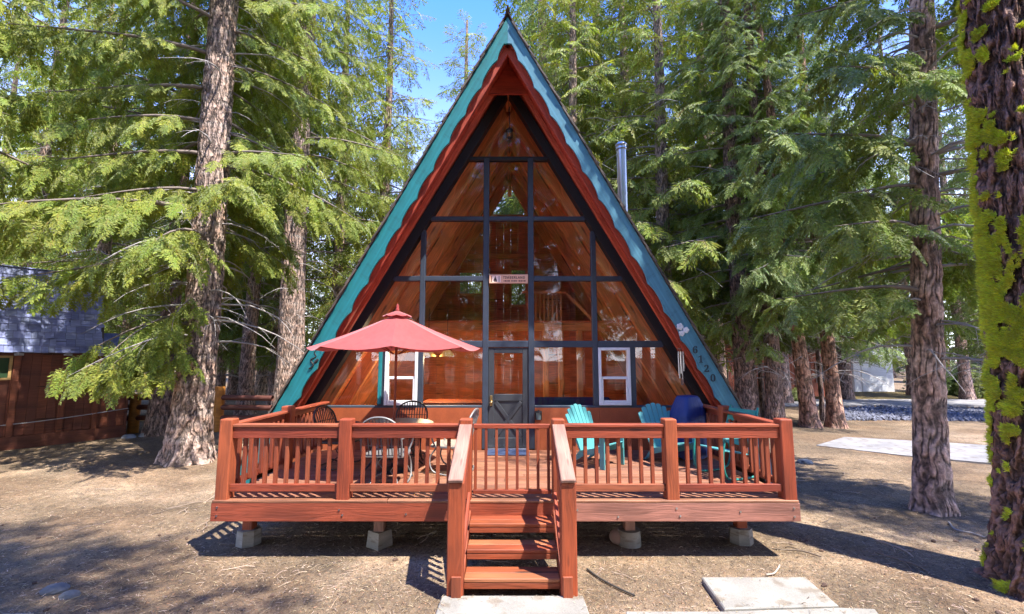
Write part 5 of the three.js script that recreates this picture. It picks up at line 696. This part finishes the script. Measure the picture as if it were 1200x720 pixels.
{ // distant wood
  const far1 = sprayGeo(17, 6, 2, 1.3), parts = [], r = rng(111); for (let k = 0; k < 75; k++) { const t = k / 75, y = 1.2 + 17 * t, a = k * 2.4, R = 2.7 * Math.pow(1 - t, 0.8) + 0.3, g = far1.clone().scale(R * 1.05, R * 0.8, R * 0.95); g.rotateZ(-0.25 + t * 0.5); g.rotateY(-a); parts.push(g.translate(Math.cos(a) * 0.1, y, Math.sin(a) * 0.1)); }
  const tk = new THREE.CylinderGeometry(0.06, 0.24, 18, 6).toNonIndexed().translate(0, 9, 0); tk.deleteAttribute('uv'); tk.setAttribute('color', new THREE.Float32BufferAttribute(new Array(tk.attributes.position.count).fill([1.6, 0.6, 0.9]).flat(), 3)); parts.push(tk);
  const im = new THREE.InstancedMesh(mergeGeometries(parts), needle(0.13, 0.19, 0.05), 320), m = new THREE.Matrix4(), q = new THREE.Quaternion(), c = new THREE.Color();
  for (let k = 0; k < 320; k++) { const a = -0.15 - r() * 2.84 , d = 60 + 60 * Math.sqrt(r()), s = 0.85 + r() * 0.5; q.setFromAxisAngle(V(0, 1, 0), r() * 6.28); m.compose(V(Math.cos(a) * d, -0.2, Math.sin(a) * d), q, V(s, s * (0.9 + r() * 0.3), s)); im.setMatrixAt(k, m); const b = 0.7 + r() * 0.6; im.setColorAt(k, c.setRGB(b, b * (0.95 + r() * 0.1), b)); }
  im.name = 'distant_forest'; im.userData = { kind: 'stuff', label: 'distant conifer forest closing off the view', category: 'forest' }; im.castShadow = im.receiveShadow = true; scene.add(im);
}
{ // litter, stones, sticks
  const r = rng(121), n = 32000, g = new THREE.CylinderGeometry(0.0012, 0.0018, 0.07, 3, 2).rotateZ(Math.PI / 2), pp = g.attributes.position; for (let i = 0; i < pp.count; i++) pp.setY(i, pp.getY(i) + 0.004 * (1 - Math.pow(pp.getX(i) / 0.035, 2))); g.computeVertexNormals();
  const im = new THREE.InstancedMesh(g, mat(lin(0.40, 0.33, 0.25), { roughness: 1 }), n), m = new THREE.Matrix4(), q = new THREE.Quaternion(), E = new THREE.Euler(), c = new THREE.Color();
  for (let k = 0; k < n; k++) { const x = lerp(-11, 8.5, r()), z = lerp(-5.5, 3.6, Math.sqrt(r())); E.set((r() - 0.5) * 0.4, r() * 6.28, (r() - 0.5) * 0.35); q.setFromEuler(E); const s = 0.35 + r() * r() * 1.0 + (r() < 0.03 ? 1.5 : 0), w = 0.7 + r() * (r() < 0.08 ? 2.4 : 0.8); let y = groundY(x, z) + 0.008; for (const [pts, h] of SLABS) { let ins = false, ed = 9; for (let i = 0, j = pts.length - 1; i < pts.length; j = i++) { const A = pts[i], B = pts[j]; if ((A.z > z) !== (B.z > z) && x < (B.x - A.x) * (z - A.z) / (B.z - A.z) + A.x) ins = !ins; const ex = B.x - A.x, ez = B.z - A.z, t = clamp(((x - A.x) * ex + (z - A.z) * ez) / (ex * ex + ez * ez)); ed = Math.min(ed, Math.hypot(x - A.x - ex * t, z - A.z - ez * t)); } if (ins) y = ed < 0.05 + 0.12 * r() * r() ? h + 0.006 : -0.3; } m.compose(V(x, y, z), q, V(s, w, w)); im.setMatrixAt(k, m); const b = r() < 0.3 ? 0.35 + r() * 0.3 : 0.8 + r() * 0.7; im.setColorAt(k, c.setRGB(b, b * (0.85 + r() * 0.15), b * (0.7 + r() * 0.3))); }
  im.name = 'needle_litter'; im.userData = { kind: 'stuff', label: 'loose twigs and dry needles scattered over the yard', category: 'litter' }; im.castShadow = im.receiveShadow = true; scene.add(im);
  { // fallen twigs
    const tg = mergeGeometries([tube([V(-0.5, 0.01, 0), V(-0.1, 0.04, 0.05), V(0.2, 0.03, -0.02), V(0.5, 0, 0.06)], 0.011, 8, 4), tube([V(-0.1, 0.04, 0.05), V(0.1, 0.05, 0.16), V(0.22, 0.01, 0.26)], 0.007, 4, 4), tube([V(0.2, 0.03, -0.02), V(0.32, 0.04, -0.14)], 0.006, 3, 4)]), ti = new THREE.InstancedMesh(tg, mat(lin(0.26, 0.21, 0.17), { roughness: 1 }), 420);
    for (let k = 0; k < 420; k++) { const x = lerp(-10, 9, r()), z = lerp(-7, 3.2, r()); E.set((r() - 0.5) * 0.15, r() * 6.28, (r() - 0.5) * 0.15); q.setFromEuler(E); const s = 0.12 + r() * r() * 0.6; m.compose(V(x, SLABS.some(([p]) => Math.hypot(p[0].x - x + 0.7, p[0].z - z + 0.5) < 1.4) ? -0.3 : groundY(x, z) + 0.005, z), q, V(s, s * (0.8 + r()), s)); ti.setMatrixAt(k, m); const b = 0.5 + r() * 1.3; ti.setColorAt(k, c.setRGB(b, b * 0.95, b * 0.9)); }
    ti.name = 'twig_litter'; ti.userData = { kind: 'stuff', label: 'broken twigs strewn over the yard', category: 'litter' }; ti.castShadow = ti.receiveShadow = true; scene.add(ti);
  }
  { // cones
    const pr = [[0, 0.09], [0.012, 0.085], [0.02, 0.07], [0.017, 0.066], [0.028, 0.05], [0.023, 0.046], [0.031, 0.03], [0.025, 0.026], [0.027, 0.012], [0.012, 0], [0, 0]].map(q => new THREE.Vector2(...q)), cg = new THREE.LatheGeometry(pr, 9).translate(0, -0.045, 0), cm = mat(lin(0.10, 0.062, 0.045), { roughness: 0.95, flatShading: true }), ci = new THREE.InstancedMesh(cg, cm, 90);
    for (let k = 0; k < 90; k++) { const x = lerp(-9, 7.5, r()), z = lerp(-1.5, 3.2, r()); E.set(1.57 + (r() - 0.5) * 0.5, r() * 6.28, r() * 6.28, 'YXZ'); q.setFromEuler(E); const s = 0.4 + r() * 0.4; m.compose(V(x, groundY(x, z) + 0.012 * s, z), q, V(s, s, s)); ci.setMatrixAt(k, m); const b = 0.7 + r() * 0.9; ci.setColorAt(k, c.setRGB(b, b, b)); }
    ci.name = 'pine_cone_litter'; ci.userData = { kind: 'stuff', label: 'small brown cones strewn over the yard', category: 'litter' }; ci.castShadow = ci.receiveShadow = true; scene.add(ci);
  }
  const stone = (px, py, s, label, col) => { const g = new THREE.IcosahedronGeometry(s, 3), p = g.attributes.position; for (let i = 0; i < p.count; i++) { const k = 0.6 + 0.55 * noise3(p.getX(i) / s * 1.4 + px, p.getY(i) / s * 1.4, p.getZ(i) / s * 1.4) + 0.28 * noise3(p.getX(i) / s * 4 + px, p.getY(i) / s * 4, p.getZ(i) / s * 4, 5); p.setXYZ(i, p.getX(i) * k * 1.25, p.getY(i) * k * 0.6, p.getZ(i) * k); } g.computeVertexNormals(); const q = atY(px, py, 0), o = tag(add(scene, 'stone', g, paint(...col, { roughness: 0.95 })), label, 'stone'); o.position.set(q.x, groundY(q.x, q.z) + s * 0.08, q.z); };
  stone(64, 692, 0.10, 'larger of two pale bluish stones half buried in shaded needles', [0.16, 0.162, 0.17]); stone(82, 698, 0.075, 'smaller of two pale bluish stones half buried in shaded needles', [0.145, 0.15, 0.16]); stone(944, 543, 0.14, 'bluish stone in the shade beside the deck corner', [0.17, 0.19, 0.22]); stone(150, 513, 0.16, 'grey stone at the foot of the shingled house corner', [0.36, 0.36, 0.38]); stone(172, 511, 0.18, 'flat grey stone between the shingled house and the massive fir', [0.38, 0.37, 0.36]);
  const stick = (pts, rad, label, col) => { tag(add(scene, 'fallen_stick', tube(pts.map(([a, b]) => { const q = atY(a, b, 0.0); return V(q.x, groundY(q.x, q.z) + 0.02, q.z); }), rad, 20, 6), mat(lin(...col), { roughness: 1 })), label, 'stick'); };
  stick([[688, 668], [702, 678], [720, 688], [744, 699]], 0.011, 'thin dark fallen stick lying in the sun beside the steps', [0.05, 0.045, 0.04]); stick([[898, 675], [906, 674], [912, 668], [914, 664]], 0.009, 'bleached bent stick behind the pale concrete slab', [0.42, 0.36, 0.29]); stick([[1112, 612], [1122, 622], [1140, 626], [1156, 632]], 0.014, 'long pale stick lying at the foot of the trunk near the drive', [0.34, 0.30, 0.27]); stick([[552, 640], [548, 648], [560, 652]], 0.008, 'pale curved twig under the deck steps', [0.5, 0.45, 0.38]);
}

renderer.render(scene, camera);
